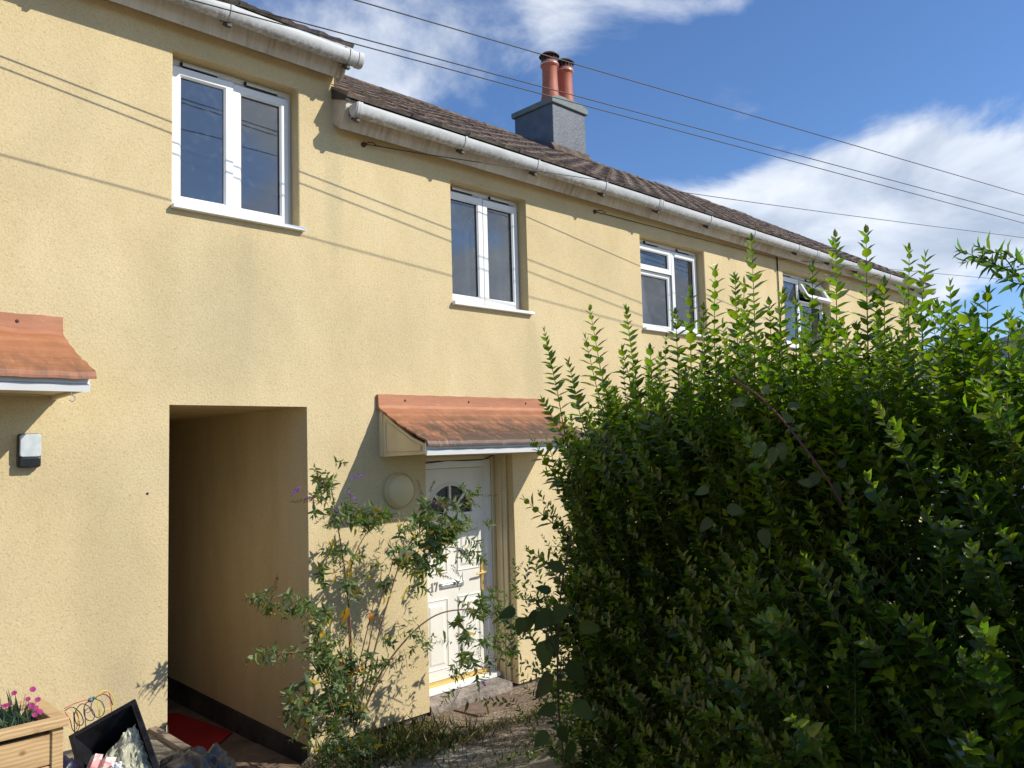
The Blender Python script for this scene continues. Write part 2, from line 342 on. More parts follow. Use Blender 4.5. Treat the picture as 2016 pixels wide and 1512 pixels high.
# ---- foliage: many leaves in one mesh
T_PRIVET = (np.array([(0, 0, 0), (.28, -.46, .02), (.3, 0, -.07), (.28, .46, .02), (.66, -.40, -.03), (.66, 0, -.12), (.66, .40, -.03), (1, 0, -.20)]),
            [(0, 1, 2), (0, 2, 3), (4, 7, 5), (5, 7, 6)], [(1, 4, 5, 2), (2, 5, 6, 3)])
T_LANCE = (np.array([(0, 0, 0), (.22, -.42, .03), (.25, 0, -.05), (.22, .42, .03), (.6, -.34, -.06), (.6, 0, -.14), (.6, .34, -.06), (1, 0, -.34)]),
           [(0, 1, 2), (0, 2, 3), (4, 7, 5), (5, 7, 6)], [(1, 4, 5, 2), (2, 5, 6, 3)])
def _ovate():
    L = [(0, .0), (.08, .34), (.25, .50), (.42, .48), (.58, .41), (.72, .30), (.86, .16), (1, 0)]
    v = []; tr = []; qd = []
    for i, (u, w) in enumerate(L):
        z = -.22*u*u; e = .02*(-1)**i
        v += [(u, -w, z+.04+e), (u, 0, z-.03), (u, w, z+.04-e)]
    for i in range(len(L)-1):
        a = 3*i; qd += [(a, a+3, a+4, a+1), (a+1, a+4, a+5, a+2)]
    return (np.array(v), tr, qd)
T_OVATE = _ovate()
def leaves_mesh(name, P, D, N, L, Wd, C, tpl, m, parent=None, stems=None, stem_mat=None):
    P, D, N = [np.asarray(a, float) for a in (P, D, N)]; L = np.asarray(L, float); Wd = np.asarray(Wd, float); C = np.asarray(C, float)
    D /= np.linalg.norm(D, axis=1)[:, None]; S = np.cross(N, D); S /= (np.linalg.norm(S, axis=1)[:, None]+1e-9); N = np.cross(D, S)
    T, tr, qd = tpl; k = len(T); n = len(P)
    V = P[:, None]+D[:, None]*(T[None, :, 0, None]*L[:, None, None])+S[:, None]*(T[None, :, 1, None]*Wd[:, None, None])+N[:, None]*(T[None, :, 2, None]*L[:, None, None])
    V = V.reshape(-1, 3); base = (np.arange(n)*k)[:, None, None]
    TR = (np.array(tr, int).reshape(1, -1, 3)+base).reshape(-1, 3) if tr else np.zeros((0, 3), int)
    QD = (np.array(qd, int).reshape(1, -1, 4)+base).reshape(-1, 4) if qd else np.zeros((0, 4), int)
    me = bpy.data.meshes.new(name); me.vertices.add(len(V)); me.vertices.foreach_set('co', V.astype(np.float32).ravel())
    nl = TR.size+QD.size; me.loops.add(nl); me.loops.foreach_set('vertex_index', np.concatenate([TR.ravel(), QD.ravel()]).astype(np.int32))
    npoly = len(TR)+len(QD); me.polygons.add(npoly)
    st = np.concatenate([np.arange(len(TR))*3, TR.size+np.arange(len(QD))*4]).astype(np.int32)
    me.polygons.foreach_set('loop_start', st)
    me.update(calc_edges=True)
    ca = me.color_attributes.new('Col', 'FLOAT_COLOR', 'POINT')
    CC = np.ones((n, k, 4), np.float32); CC[:, :, :3] = C[:, None]; ca.data.foreach_set('color', CC.ravel())
    me.polygons.foreach_set('use_smooth', [True]*npoly); me.materials.append(m); me.validate()
    return link(name, me, parent)
def unit(v): return v/np.linalg.norm(v)
class Foliage:
    """collects leaves and stems of one plant"""
    def __init__(s): s.P = []; s.D = []; s.N = []; s.L = []; s.W = []; s.C = []; s.st = MB()
    def leaf(s, p, d, n, L, w, c): s.P.append(p); s.D.append(d); s.N.append(n); s.L.append(L); s.W.append(w); s.C.append(c)
    def shoot(s, pts, step, L, wr, colf, start=0.0, spread=.95, r=.002, stemcol=(.10, .07, .03), taper=.5, whorl=2, jitter=.25, up=.0):
        """leaf pairs along a polyline, each pair turned a quarter from the last"""
        pts = [np.asarray(p, float) for p in pts]
        seg = [np.linalg.norm(pts[i+1]-pts[i]) for i in range(len(pts)-1)]; tot = sum(seg)
        s.st.tube([tuple(p) for p in pts], [r*(1-.7*i/(len(pts)-1)) for i in range(len(pts))], 4, stemcol, cap=False)
        t = start*tot; k = random.randint(0, 1); ph = random.uniform(0, math.pi)
        while t <= tot:
            q = t; i = 0
            while i < len(seg)-1 and q > seg[i]: q -= seg[i]; i += 1
            u = min(q/max(seg[i], 1e-6), 1); p = pts[i]*(1-u)+pts[i+1]*u; ax = unit(pts[i+1]-pts[i])
            a = np.cross(ax, (0, 0, 1.0)); a = np.array((1.0, 0, 0)) if np.linalg.norm(a) < .05 else unit(a); b = np.cross(ax, a)
            f = t/tot; sz = 1-taper*max(0, (f-.55)/.45)**1.3
            for j in range(whorl):
                an = ph+k*math.pi/2+j*2*math.pi/whorl+random.uniform(-jitter, jitter)
                out = a*math.cos(an)+b*math.sin(an)
                sp = spread*(1-.45*max(0, (f-.7)/.3))+random.uniform(-.15, .15)
                d = ax*math.cos(sp)+out*math.sin(sp); d = d+np.array((0, 0, up))+np.random.uniform(-.08, .08, 3)
                nrm = ax*math.sin(sp)-out*math.cos(sp)
                LL = L*sz*random.uniform(.6, 1.25)
                s.leaf(p, d, nrm, LL, LL*wr, colf(f))
            k += 1; t += step*random.uniform(.8, 1.2)*(1-.35*f)
        # terminal tuft
        for j in range(2):
            s.leaf(pts[-1], ax+np.random.uniform(-.25, .25, 3), b if j else -b, L*.5, L*.5*wr*.8, colf(1))
    def build(s, fname, parent, tpl, m=None, sname='stems'):
        o = leaves_mesh(fname, s.P, s.D, s.N, s.L, s.W, s.C, tpl, m or LEAF, parent)
        if s.st.v: s.st.build(sname, STEM, parent, smooth=True, colattr=True)
        return o
np.random.seed(5)

# ================================================================== GROUND
def gz(x, y):
    n = .018*math.sin(x*3.1+y*1.7)+.012*math.sin(x*7.3-y*5.1)
    fr = max(0, -y)
    if x < 1.935: z = .405+.01*fr
    elif x < 3.0: z = -.15+.10*min(fr, 5)
    else: z = -.045+.095*min(fr, 5)
    if fr > 3.5: z = z+(.46-z)*min(1, (fr-3.5)/1.2)
    if x > 2.4 and y < -1.2: z += min(.25, (x-2.4)*.2)*min(1, (-1.2-y))
    return z+n*.3
def build_ground():
    xs = sorted(set([-600, -200, -60, -20, -8]+[round(-5+.25*i, 3) for i in range(27)]+[1.85, 1.93, 1.96]+[round(2+.1*i, 3) for i in range(60)]+[8.5, 9, 10, 12, 15, 20, 40, 120, 400]))
    ys = sorted(set([-600, -200, -60, -20, -10]+[round(-7+.125*i, 3) for i in range(57)]+[.2, 1, 2.5, 4, 7, 10, 20, 60, 200, 600]))
    mb = MB(); vs = []
    for y in ys:
        for x in xs:
            z = gz(x, y)
            if y > .1: z = -.17
            if abs(x) > 14 or y < -9 or y > 9: z = .3 if y < 0 else -.17
            vs.append((x, y, z))
    nx = len(xs); mb.add(vs, [(j*nx+i, j*nx+i+1, (j+1)*nx+i+1, (j+1)*nx+i) for j in range(len(ys)-1) for i in range(nx-1)])
    tag(mb.build('ground', EARTH, smooth=True), kind='structure')
build_ground()
def sheet(name, x0, x1, y0, y1, zf, m, nx=24, ny=16, th=.03, edge=None):
    mb = MB(); vs = []
    for j in range(ny+1):
        for i in range(nx+1):
            x = x0+(x1-x0)*i/nx; y = y0+(y1-y0)*j/ny
            if edge: x, y = edge(x, y, i/nx, j/ny)
            vs.append((x, y, zf(x, y)))
    mb.add(vs, [(j*(nx+1)+i, j*(nx+1)+i+1, (j+1)*(nx+1)+i+1, (j+1)*(nx+1)+i) for j in range(ny) for i in range(nx)])
    return mb.build(name, m, smooth=True)
def pz(x, y): return -.028+.095*max(0, -y)*1.0
path = sheet('path', 3.62, 7.4, -2.6, .30, lambda x, y: (pz(x, y)+.004*math.sin(9*x+4*y)+(.0 if x > 3.9 else -.1*(3.9-x))), CONC, 40, 30, edge=lambda x, y, u, v: (x+(.10*math.sin(y*6)+.05*math.sin(y*17))*(1-u), y))
tag(path, kind='structure')
pp = sheet('passage_path', 2.0, 3.02, -1.4, 6.2, lambda x, y: -.135 if y > 0 else -.135+.10*-y, SLAB, 10, 20); tag(pp, kind='structure')

# ================================================================== HOUSES
RX, LX, END, MID = 3.26, -6.0, 15.2, 10.07
def wall_mesh(x0, x1, z0, z1, holes, top=None, back=.28, zb=None):
    """front wall sheet with openings and their reveals; holes: (x0,x1,z0,z1,depth)"""
    mb = MB(); xs = sorted(set([x0, x1]+[h[0] for h in holes]+[h[1] for h in holes])); zs = sorted(set([z0, z1]+[h[2] for h in holes]+[h[3] for h in holes]))
    for i in range(len(xs)-1):
        for j in range(len(zs)-1):
            cx = (xs[i]+xs[i+1])/2; cz = (zs[j]+zs[j+1])/2
            if any(h[0] < cx < h[1] and h[2] < cz < h[3] for h in holes): continue
            mb.add([(xs[i], 0, zs[j]), (xs[i+1], 0, zs[j]), (xs[i+1], 0, zs[j+1]), (xs[i], 0, zs[j+1])], [(0, 1, 2, 3)])
    for a, b, c, d, dep in holes:
        mb.add([(a, 0, c), (a, 0, d), (a, dep, d), (a, dep, c)], [(0, 1, 2, 3)]); mb.add([(b, 0, c), (b, 0, d), (b, dep, d), (b, dep, c)], [(3, 2, 1, 0)])
        mb.add([(a, 0, d), (b, 0, d), (b, dep, d), (a, dep, d)], [(0, 1, 2, 3)])
        if c > z0+.01: mb.add([(a, 0, c), (b, 0, c), (b, dep, c), (a, dep, c)], [(3, 2, 1, 0)])
    return mb
def build_wall(mb, parent):
    import bmesh
    me = bpy.data.meshes.new('wall'); me.from_pydata(mb.v, [], mb.f); me.materials.append(WALL)
    bm = bmesh.new(); bm.from_mesh(me); bmesh.ops.remove_doubles(bm, verts=bm.verts, dist=.0005); bmesh.ops.recalc_face_normals(bm, faces=bm.faces); bm.to_mesh(me); bm.free()
    o = link('wall', me, parent); md = o.modifiers.new('bevel', 'BEVEL'); md.width = .012; md.segments = 3; md.limit_method = 'ANGLE'; md.angle_limit = math.radians(60)
    return o

def frame_rect(mb, x0, x1, z0, z1, w, y0, y1):
    """mitred rectangular frame with a small inner chamfer"""
    ch = .012
    o = [(x0, z0), (x1, z0), (x1, z1), (x0, z1)]; i_ = [(x0+w-ch, z0+w-ch), (x1-w+ch, z0+w-ch), (x1-w+ch, z1-w+ch), (x0+w-ch, z1-w+ch)]; k = [(x0+w, z0+w), (x1-w, z0+w), (x1-w, z1-w), (x0+w, z1-w)]
    for a in range(4):
        b = (a+1) % 4
        vs = [(*[o[a][0]], y0, o[a][1]), (o[b][0], y0, o[b][1]), (i_[b][0], y0, i_[b][1]), (i_[a][0], y0, i_[a][1]), (k[b][0], y0+ch, k[b][1]), (k[a][0], y0+ch, k[a][1]), (k[b][0], y1, k[b][1]), (k[a][0], y1, k[a][1]), (o[b][0], y1, o[b][1]), (o[a][0], y1, o[a][1])]
        mb.add(vs, [(0, 1, 2, 3), (3, 2, 4, 5), (5, 4, 6, 7), (7, 6, 8, 9), (9, 8, 1, 0)])
def window(house, x0, x1, z0, z1, lay, label, rec=.12):
    wf = MB(); fw = .042
    frame_rect(wf, x0, x1, z0, z1, fw, rec, rec+.07)
    root = wf.build('window', UPVC, house); root['label'] = label
    X = lambda u: x0+(x1-x0)*u; Z = lambda v: z0+(z1-z0)*v
    for i, cell in enumerate(lay):
        kind, u0, u1, v0, v1 = cell[:5]
        a, b, c, d = X(u0)+fw*.7, X(u1)-fw*.7, Z(v0)+fw*.7, Z(v1)-fw*.7-.03
        if u0 > 0: a = X(u0)+.004
        if u1 < 1: b = X(u1)-.004
        if v0 > 0: c = Z(v0)+.004
        if v1 < 1: d = Z(v1)-.004
        y = rec-(.022 if kind != 'fixed' else -.008)
        s = MB(); w = .062 if kind != 'fixed' else .045
        frame_rect(s, a, b, c, d, w, y, y+.055); so = s.build('sash', UPVC, root)
        gs = MB(); gs.box((a-.0035, y+.014, c-.0035), (b+.0035, y+.018, c+.01)); gs.box((a-.0035, y+.014, d-.01), (b+.0035, y+.018, d+.0035)); gs.box((a-.0035, y+.014, c+.01), (a+.01, y+.018, d-.01)); gs.box((b-.01, y+.014, c+.01), (b+.0035, y+.018, d-.01))
        if kind not in ('fixed', 'open'): gs.build('gasket', SEAL, root)
        g = MB(); g.box((a+w, y+.022, c+w), (b-w, y+.028, d-w))
        po = g.build('pane', GLASS, root)
        se = MB(); e = .005
        for (p, q, r_, t) in ((a+w, a+w+e, c+w, d-w), (b-w-e, b-w, c+w, d-w), (a+w+e, b-w-e, c+w, c+w+e), (a+w+e, b-w-e, d-w-e, d-w)): se.box((p, y+.012, r_), (q, y+.021, t))
        se.build('seal', SEAL, root)
        if kind == 'open':                                  # top-hung fanlight swung out
            for o in (so, po):
                o.data.transform(Matrix.Translation((0, y, d)) @ Matrix.Rotation(math.radians(-28), 4, 'X') @ Matrix.Translation((0, -y, -d)))
        if kind == 'ajar':
            for o in (so, po): o.data.transform(Matrix.Translation((a, y, 0)) @ Matrix.Rotation(math.radians(-1.2), 4, 'Z') @ Matrix.Translation((-a, -y-.006, 0)))
    us = sorted(set([c[1] for c in lay if c[1] > 0]))
    mm = MB()
    for u in us: mm.box((X(u)-.014, rec+.001, z0+fw), (X(u)+.014, rec+.068, z1-fw))
    for c in lay:
        if c[3] > 0: mm.box((X(c[1])+fw*.9, rec+.002, Z(c[3])-.012), (X(c[2])-fw*.9, rec+.066, Z(c[3])+.012))
    mm.build('mullion', UPVC, root)
    sl = MB(); sl.prism([(-.045, z0-.032), (-.045, z0-.008), (rec, z0+.0), (rec+.05, z0+.0), (rec+.05, z0-.03), (-.03, z0-.034)], x0+.001, x1-.001); sl.box((x0-.012, -.046, z0-.033), (x1+.035, -.004, z0-.007))
    sl.build('sill', UPVC, root, bevel=.003)
    for c in [c for c in lay if c[4] == 1]:
        m_ = (X(c[1])+X(c[2]))/2; v = MB(); hw = min(.125, (X(c[2])-X(c[1]))*.27)
        v.tube([(m_-hw, rec-.012, z1-.026), (m_+hw, rec-.012, z1-.026)], .009, 8)
        v.build('vent', CHROME if False else UPVC, root, smooth=False)
        v2 = MB(); v2.box((m_-hw, rec-.006, z1-.042), (m_+hw, rec-.001, z1-.034)); v2.box((m_-hw-.014, rec-.020, z1-.036), (m_-hw-.001, rec-.001, z1-.014)); v2.build('vent_slot', SEAL, root)
    # the room behind, closed to daylight
    rm = MB(); A, B, C_, D_ = x0-.25, x1+.25, z0-.5, z1+.1; y0, y1 = rec+.09, 2.2
    rm.add([(A, y0, C_), (B, y0, C_), (B, y0, D_), (A, y0, D_), (A, y1, C_), (B, y1, C_), (B, y1, D_), (A, y1, D_)], [(4, 5, 6, 7), (0, 1, 5, 4), (1, 2, 6, 5), (2, 3, 7, 6), (3, 0, 4, 7)])
    rm.build('room', DARK, root)
    return root
def curtain(win, x0, x1, z0, z1, y=.30):
    n = max(6, int((x1-x0)/.012)); vs = []
    for i in range(n+1):
        x = x0+(x1-x0)*i/n; yy = y+.018*math.sin(i*1.1)+.006*math.sin(i*2.7)
        vs += [(x, yy, z0), (x, yy, z1)]
    MB().add(vs, [(2*i, 2*i+2, 2*i+3, 2*i+1) for i in range(n)]).build('curtain', LINEN, win, smooth=True)

def eaves(house, x0, x1, zb, left_cap=True, right_cap=True, brackets=(), unions=(), stop=None):
    p = [(0.0, zb+.19), (0.0, zb), (-.10, zb-.07), (-.175, zb+.07), (-.175, zb+.14)]
    f = MB(); f.prism(p, x0, x1).build('fascia', SOFFIT, house)
    if left_cap:
        MB().prism([(0.002, zb+.195), (0.002, zb-.003), (-.103, zb-.075), (-.18, zb+.07), (-.18, zb+.145)], x0-.012, x0-.001).build('end_plate', SOFFIT, house)
    if right_cap:
        q = [(.002, zb+.2), (.002, zb-.01), (-.09, zb-.085), (-.13, zb-.07), (-.17, zb-.01), (-.19, zb+.07), (-.185, zb+.15)]
        MB().prism(q, x1, x1+.012).build('end_plate', SOFFIT, house)
    gy, gzc, hw, dp = -.235, zb+.080, .054, .092
    prof = []; n = 26
    for i in range(n+1):
        a = math.pi*i/n; prof.append((gy-hw*math.cos(a), gzc-dp*abs(math.sin(a))**.8))
    inner = [(gy+(y-gy)*.93, gzc+(z-gzc)*.95) for y, z in prof[::-1]]
    g0, g1 = (x0+.02 if left_cap else x0), (x1+.09 if right_cap else x1)
    if stop: g0 = stop
    g = MB(); g.prism(prof+inner, g0, g1); go = g.build('gutter', GUT, house, smooth=False)
    def ring(x, w, gr):
        m = MB(); pr = [(gy+(y-gy)*gr, gzc+.004+(z-gzc)*gr) for y, z in prof]; inn = [(gy+(y-gy)*1.005, gzc+.001+(z-gzc)*1.005) for y, z in prof[::-1]]
        m.prism(pr+inn, x-w/2, x+w/2); return m
    if left_cap: m = ring(g0+.02, .035, 1.10); m.prism(prof, g0-.006, g0+.004); m.build('gutter_cap', GUT, go)
    if right_cap: m = ring(g1-.02, .035, 1.10); m.prism(prof, g1-.004, g1+.006); m.build('gutter_cap', GUT, go)
    for x in unions:
        m = ring(x-.03, .012, 1.14); mm = ring(x+.03, .012, 1.14); m.add(mm.v, mm.f); k = ring(x, .07, 1.07); m.add(k.v, k.f); m.build('gutter_union', GUT, go)
    for x in brackets:
        m = ring(x, .022, 1.12); m.box((x-.02, -.178, zb+.0), (x+.02, -.172+.004, zb+.10)); m.build('gutter_bracket', GUT, go)
        m = MB(); m.prism([(-.172, zb+.06), (-.165, zb-.01), (-.215, zb-.045), (-.245, zb-.045), (-.24, zb-.012), (-.19, zb+.01)], x-.014, x+.014); m.box((x-.035, -.180, zb+.01), (x+.03, -.170, zb+.03)); m.build('bracket_arm', mat('dark_bracket', (.07, .065, .06), .7), go)
    return go
PITCH = .588
def roof(house, x0, x1, zp, yr=3.2, ridge_tiles=True):
    """individual interlocking tiles on the front slope, plain sheet on the back"""
    mb = MB(); L = math.hypot(1, PITCH); ux, uz = 1/L, PITCH/L; nx_, nz_ = -PITCH/L, 1/L
    g = .27; w = .30; y0 = -.215; tot = (yr-y0)*L; n = int(tot/g)+1
    for r in range(n):
        s0 = r*g; off = 0; c = x0-off
        while c < x1-.01:
            a, b = max(c+.003, x0), min(c+w-.003, x1); c += w
            if b-a < .02: continue
            dz = random.uniform(-.004, .004); tl = random.uniform(-.006, .006); s1 = min(s0+g+.03, tot); sj = random.uniform(-.009, .009)
            sh = random.uniform(.88, 1.10); col = (sh*random.uniform(.95, 1.1), sh, sh*random.uniform(.88, 1.05))
            def P(x, s, h): return (x, y0+s*ux+h*nx_, zp+PITCH*y0+s*uz+h*nz_)
            us = (0, .10, .26, .44, .56, .74, 1.0); hs = (.032, .033, .023, .024, .030, .023, .020); vs = []; K = len(us)
            wd = (b-a)/w
            for s_, dh in ((s0+sj, dz), (s1, dz-.016)):
                for u, h in zip(us, hs): vs.append(P(a+(b-a)*u, s_+(random.uniform(-.004, .004) if dh == dz else 0), max(.004, h+dh+tl*(u-.5))))
            vs += [P(a+(b-a)*u, s0+sj+.006, -.006) for u in us]; vs += [P(a, s1, -.006)]
            mb.add(vs, [(i, i+1, K+i+1, K+i) for i in range(K-1)]+[(2*K+i, 2*K+i+1, i+1, i) for i in range(K-1)]+[(2*K, 0, K, 3*K)], col)
    ro = mb.build('roof', TILE, house, colattr=True)
    zr = zp+PITCH*yr
    b = MB(); b.add([(x0+.01, y0+.03, zp+PITCH*(y0+.03)-.004), (x1-.01, y0+.03, zp+PITCH*(y0+.03)-.004), (x1-.01, yr, zr-.004), (x0+.01, yr, zr-.004), (x1-.01, 2*yr+.2, zp-.12), (x0+.01, 2*yr+.2, zp-.12)], [(0, 1, 2, 3), (3, 2, 4, 5)])
    b.add([(x0+.01, y0+.03, zp+PITCH*(y0+.03)-.034), (x1-.01, y0+.03, zp+PITCH*(y0+.03)-.034), (x1-.01, yr, zr-.034), (x0+.01, yr, zr-.034)], [(3, 2, 1, 0)])
    b.build('underlay', RIDGE, ro)
    if ridge_tiles:
        x = x0; k = 0
        while x < x1-.05:
            xe = min(x+.45, x1); rd = MB(); r0 = .075+random.uniform(-.004, .004); dz = random.uniform(-.006, .006)
            pr = [(yr+r0*math.cos(a), zr-.03+dz+r0*.95*math.sin(a)) for a in [math.pi*i/8 for i in range(9)]]
            rd.prism(pr, x+.003, xe-.003); rd.build('ridge_tile', RIDGE, ro, smooth=False); x = xe; k += 1
    return ro

def canopy(house, x0, x1, z0, nlab):
    """z0 = underside; moulded tile-effect sheet on a panelled box"""
    root_mb = MB(); yd = -.57; zt = z0+.47
    prof = []; n = 40
    for i in range(n+1):
        u = i/n; y = -.03-(.590*u); z = zt-.10-(.275)*(u**.92)+(-.012*math.sin(math.pi*u)) + .010*((u*5) % 1)
        prof.append((y, z))
    prof = [(-.004, zt), (-.026, zt), (-.03, zt-.085)]+prof[1:]+[(-.624, z0+.086), (-.632, z0+.072)]
    back = [(y+.0, z-.014) for y, z in prof[::-1] if y < -.03]+[(-.004, zt-.1)]
    seg = 130; pts = prof+back; n = len(pts); vs = []
    for i in range(seg+1):
        x = x0-.02+(x1-x0+.04)*i/seg
        for j, (y, z) in enumerate(pts):
            u = max(0, min(1, (-y-.32)/.2)); q = (x/.14+(.5 if y < -.42 else 0)) % 1; z2 = z+(.010*math.sqrt(q)*math.sin(math.pi*min(1, (-y-.34)/.22)) if -.56 < y < -.34 else 0)+.0015*math.sin(x*31+y*17)
            vs.append((x, y, z2))
    fs = [(i*n+j, i*n+(j+1) % n, (i+1)*n+(j+1) % n, (i+1)*n+j) for i in range(seg) for j in range(n)]+[tuple(range(n)), tuple(range(seg*n, seg*n+n))]
    root_mb.add(vs, fs)
    root = root_mb.build('door_canopy', TERRA, house, smooth=False); root['label'] = nlab
    for s, xx in ((-1, x0), (1, x1-.035)):
        sp = [(-.001, z0-.012), (-.57, z0+.003), (-.57, z0+.075), (-.42, z0+.125), (-.22, z0+.225), (-.03, z0+.335), (-.001, z0+.36)]
        m = MB(); m.prism(sp, xx+.004, xx+.031)
        fr = [(-.06, z0+.012), (-.52, z0+.018), (-.52, z0+.075), (-.40, z0+.14), (-.06, z0+.325)]
        # raised border strips of the pressed panel
        px = xx if s < 0 else xx+.031
        m.box((px-.004, -.050, z0-.008), (px+.008, -.002, z0+.33))
        rim = [(-.085, z0+.03), (-.52, z0+.032), (-.52, z0+.062), (-.40, z0+.105), (-.085, z0+.265)]
        for q in range(5):
            (ya, za), (yb, zb_) = rim[q], rim[(q+1) % 5]; m.tube([(px+(.0 if s < 0 else 0), ya, za), (px, yb, zb_)], .006, 6)
        m.build('side_panel', CREAM, root, bevel=.002)
    f = MB(); f.prism([(-.571, z0+.002), (-.588, z0-.006), (-.597, z0+.030), (-.580, z0+.040), (-.578, z0+.094), (-.571, z0+.094)], x0-.001, x1+.001); f.build('front_board', UPVC, root)
    s_ = MB(); s_.box((x0+.035, -.569, z0+.012), (x1-.035, -.002, z0+.024)); s_.box((x0+.10, -.50, z0+.004), (x1-.10, -.47, z0+.011)); s_.box((x0+.10, -.10, z0+.004), (x1-.10, -.07, z0+.011)); s_.build('soffit_panel', CREAM, root)
    for t in (.13, .5, .88): MB().lathe([(.0, .008), (.008, .006), (.012, 0)], (x0+(x1-x0)*t, -.026, zt-.045), 10, 'y').build('screw', RUST, root)
    return root

W1 = (2.045, 2.955, 3.69, 4.72); W2 = (4.395, 5.31, 3.30, 4.35); W3 = (7.06, 8.31, 3.30, 4.31); W4 = (10.25, 11.66, 3.32, 4.36)
# ---- left house (stepped up)
hl = empty('terraced_house', (0, 0, 0)); tag(hl, 'left-hand yellow rendered terraced house, its roof a step higher, with the dark passage opening', 'house', 'yellow rendered terraced houses')
PASS = (2.03, 3.006, -.16, 2.385)
wl = wall_mesh(LX, RX, -.16, 4.96, [(*W1, .13), (PASS[0], PASS[1], PASS[2], PASS[3], 6.2)])
wl.add([(RX, 0, 4.3), (RX, 6.2, 4.3), (RX, 3.2, 7.2), (RX, 0, 5.1)], [(0, 1, 2, 3)])
build_wall(wl, hl)
MB().box((PASS[0], 6.15, -.2), (PASS[1], 6.2, 2.4)).build('passage_end_panel', DARK, hl)  # unseen dark panel added at the far end to keep daylight out of the passage
sk = MB(); sk.prism([(0.012, .018), (0.012, -.17), (6.1, -.19), (6.1, .105)], PASS[1]-.012, PASS[1]+.001); sk.build('passage_plinth', SKIRT, hl)
sk = MB(); sk.box((PASS[0]-.001, .02, -.17), (PASS[0]+.012, 6.1, .40)); sk.build('passage_plinth', SKIRT, hl)
sk = MB(); sk.box((LX, -.006, -.1), (PASS[0]-.012, .001, .413)); sk.build('plinth', SKIRT, hl)
w1 = window(hl, *W1, [('ajar', 0, .5, 0, 1), ('sash', .5, 1, 0, 1)], 'first-floor window of the left house, left sash slightly ajar')
eaves(hl, LX, 3.25, 4.925, False, True, brackets=(.4, 1.35, 2.318, 3.235))
roof(hl, LX, 3.30, 4.81+.385)
canopy(hl, -.40, 1.385, 2.415, 'terracotta door canopy cut by the left edge of the photo')
hk = MB(); hk.tube([(1.31, -.54, 2.415), (1.31, -.54, 2.395), (1.325, -.545, 2.385), (1.33, -.545, 2.37), (1.315, -.545, 2.358), (1.30, -.545, 2.366)], .003, 6, cap=True); hk.build('hook', CHROME, hl)
# ---- middle house, number 17
hm = empty('terraced_house', (4, 0, 0)); tag(hm, 'middle yellow terraced house numbered 17 with white door, terracotta canopy and grey chimney', 'house', 'yellow rendered terraced houses')
for o in (hm,): o.location = (0, 0, 0)
DO = (4.07, 5.045, -.0, 1.995)
wm = wall_mesh(RX, MID, -.0, 4.60, [(*W2, .13), (*W3, .13), (*DO, .30)]); build_wall(wm, hm)
pl = MB()
for a, b in ((3.03, DO[0]-.004), (DO[1]+.004, MID)): pl.box((a, .02, -.3), (b, .03, .01))
pl.build('plinth', SKIRT, hm)
window(hm, *W2, [('sash', 0, .5, 0, 1), ('sash', .5, 1, 0, 1)], 'two-sash window above the door canopy')
w3 = window(hm, *W3, [('fixed', 0, .57, 0, .66), ('sash', 0, .57, .66, 1), ('sash', .57, 1, 0, 1)], 'window with a small top light, half behind the hedge')
ww2 = [c for c in hm.children if c.name.startswith('window')][0]
curtain(ww2, 4.80, 4.86, 3.3, 4.3); curtain(ww2, 5.20, 5.27, 3.3, 4.3); curtain(ww2, 4.42, 4.46, 3.3, 4.3)
curtain(w3, 7.08, 7.75, 4.0, 4.3, .34); curtain(w3, 8.18, 8.28, 3.3, 4.3, .28)
gb = [4.339, 5.204, 6.168, 7.082, 8.057, 9.036]
eaves(hm, RX, MID, 4.543, True, False, brackets=[RX+.055]+gb, unions=(7.082,))
rm_ = roof(hm, 3.236, MID, 4.81)
# lead/mortar underside at the step
MB().prism([(-.20, 4.655), (-.20, 4.69), (.0, 4.81), (3.2, 6.69), (3.2, 6.62), (.0, 4.73)], 3.236, 3.275).build('verge_mortar', SKIRT, rm_)
canopy(hm, 3.625, 5.42, 2.02, 'terracotta door canopy over the number 17 door, stained dark')
def chimney():
    x0, x1, y0, y1 = 8.75, 9.50, 2.75, 3.56
    c = MB(); c.box((x0, y0, 6.1), (x1, y1, 7.18)); st = c.build('chimney', CHIM, rm_, bevel=.012)
    m = MB(); m.prism([(x0-.035, 7.175), (x1+.035, 7.175), (x1+.04, 7.255), (x1-.12, 7.315), (x0+.12, 7.315), (x0-.04, 7.255)], y0-.035, y1+.035, 'y'); m.build('chimney_cap', CHIM2, st, bevel=.01)
    for px in (8.955, 9.30):
        q = MB(); q.lathe([(.150, .0), (.150, .04), (.128, .16), (.118, .36), (.116, .56), (.124, .575), (.140, .585), (.142, .625), (.128, .64), (.128, .65), (.10, .65), (.09, .2)], (px, 2.97, 7.285), 28)
        po = q.build('chimney_pot', POT, st, smooth=True)
        q = MB(); q.lathe([(.144, .602), (.147, .607), (.144, .612)], (px, 2.97, 7.285), 28); q.build('pot_band', CHROME, st, smooth=True)
        w = MB(); w.lathe([(.02, .77), (.10, .765), (.155, .735), (.160, .74), (.11, .785), (.0, .80)], (px, 2.97, 7.285), 24)
        for k in range(14):
            a = 2*math.pi*k/14; w.box((px+.115*math.cos(a)-.008, 2.97+.115*math.sin(a)-.008, 7.925), (px+.115*math.cos(a)+.008, 2.97+.115*math.sin(a)+.008, 8.045))
        w.lathe([(.122, .64), (.128, .655), (.122, .67), (.10, .67)], (px, 2.97, 7.285), 24)
        w.build('chimney_cowl', RUST, st, smooth=False)
    fl = MB(); fl.prism([(y0-.06, 4.81+PITCH*(y0-.06)+.038), (y0-.06, 4.81+PITCH*(y0-.06)+.055), (y0+.0, 4.81+PITCH*y0+.13), (y0+.0, 4.81+PITCH*y0)], x0-.05, x1+.06); fl.build('flashing', RIDGE, st)
chimney()
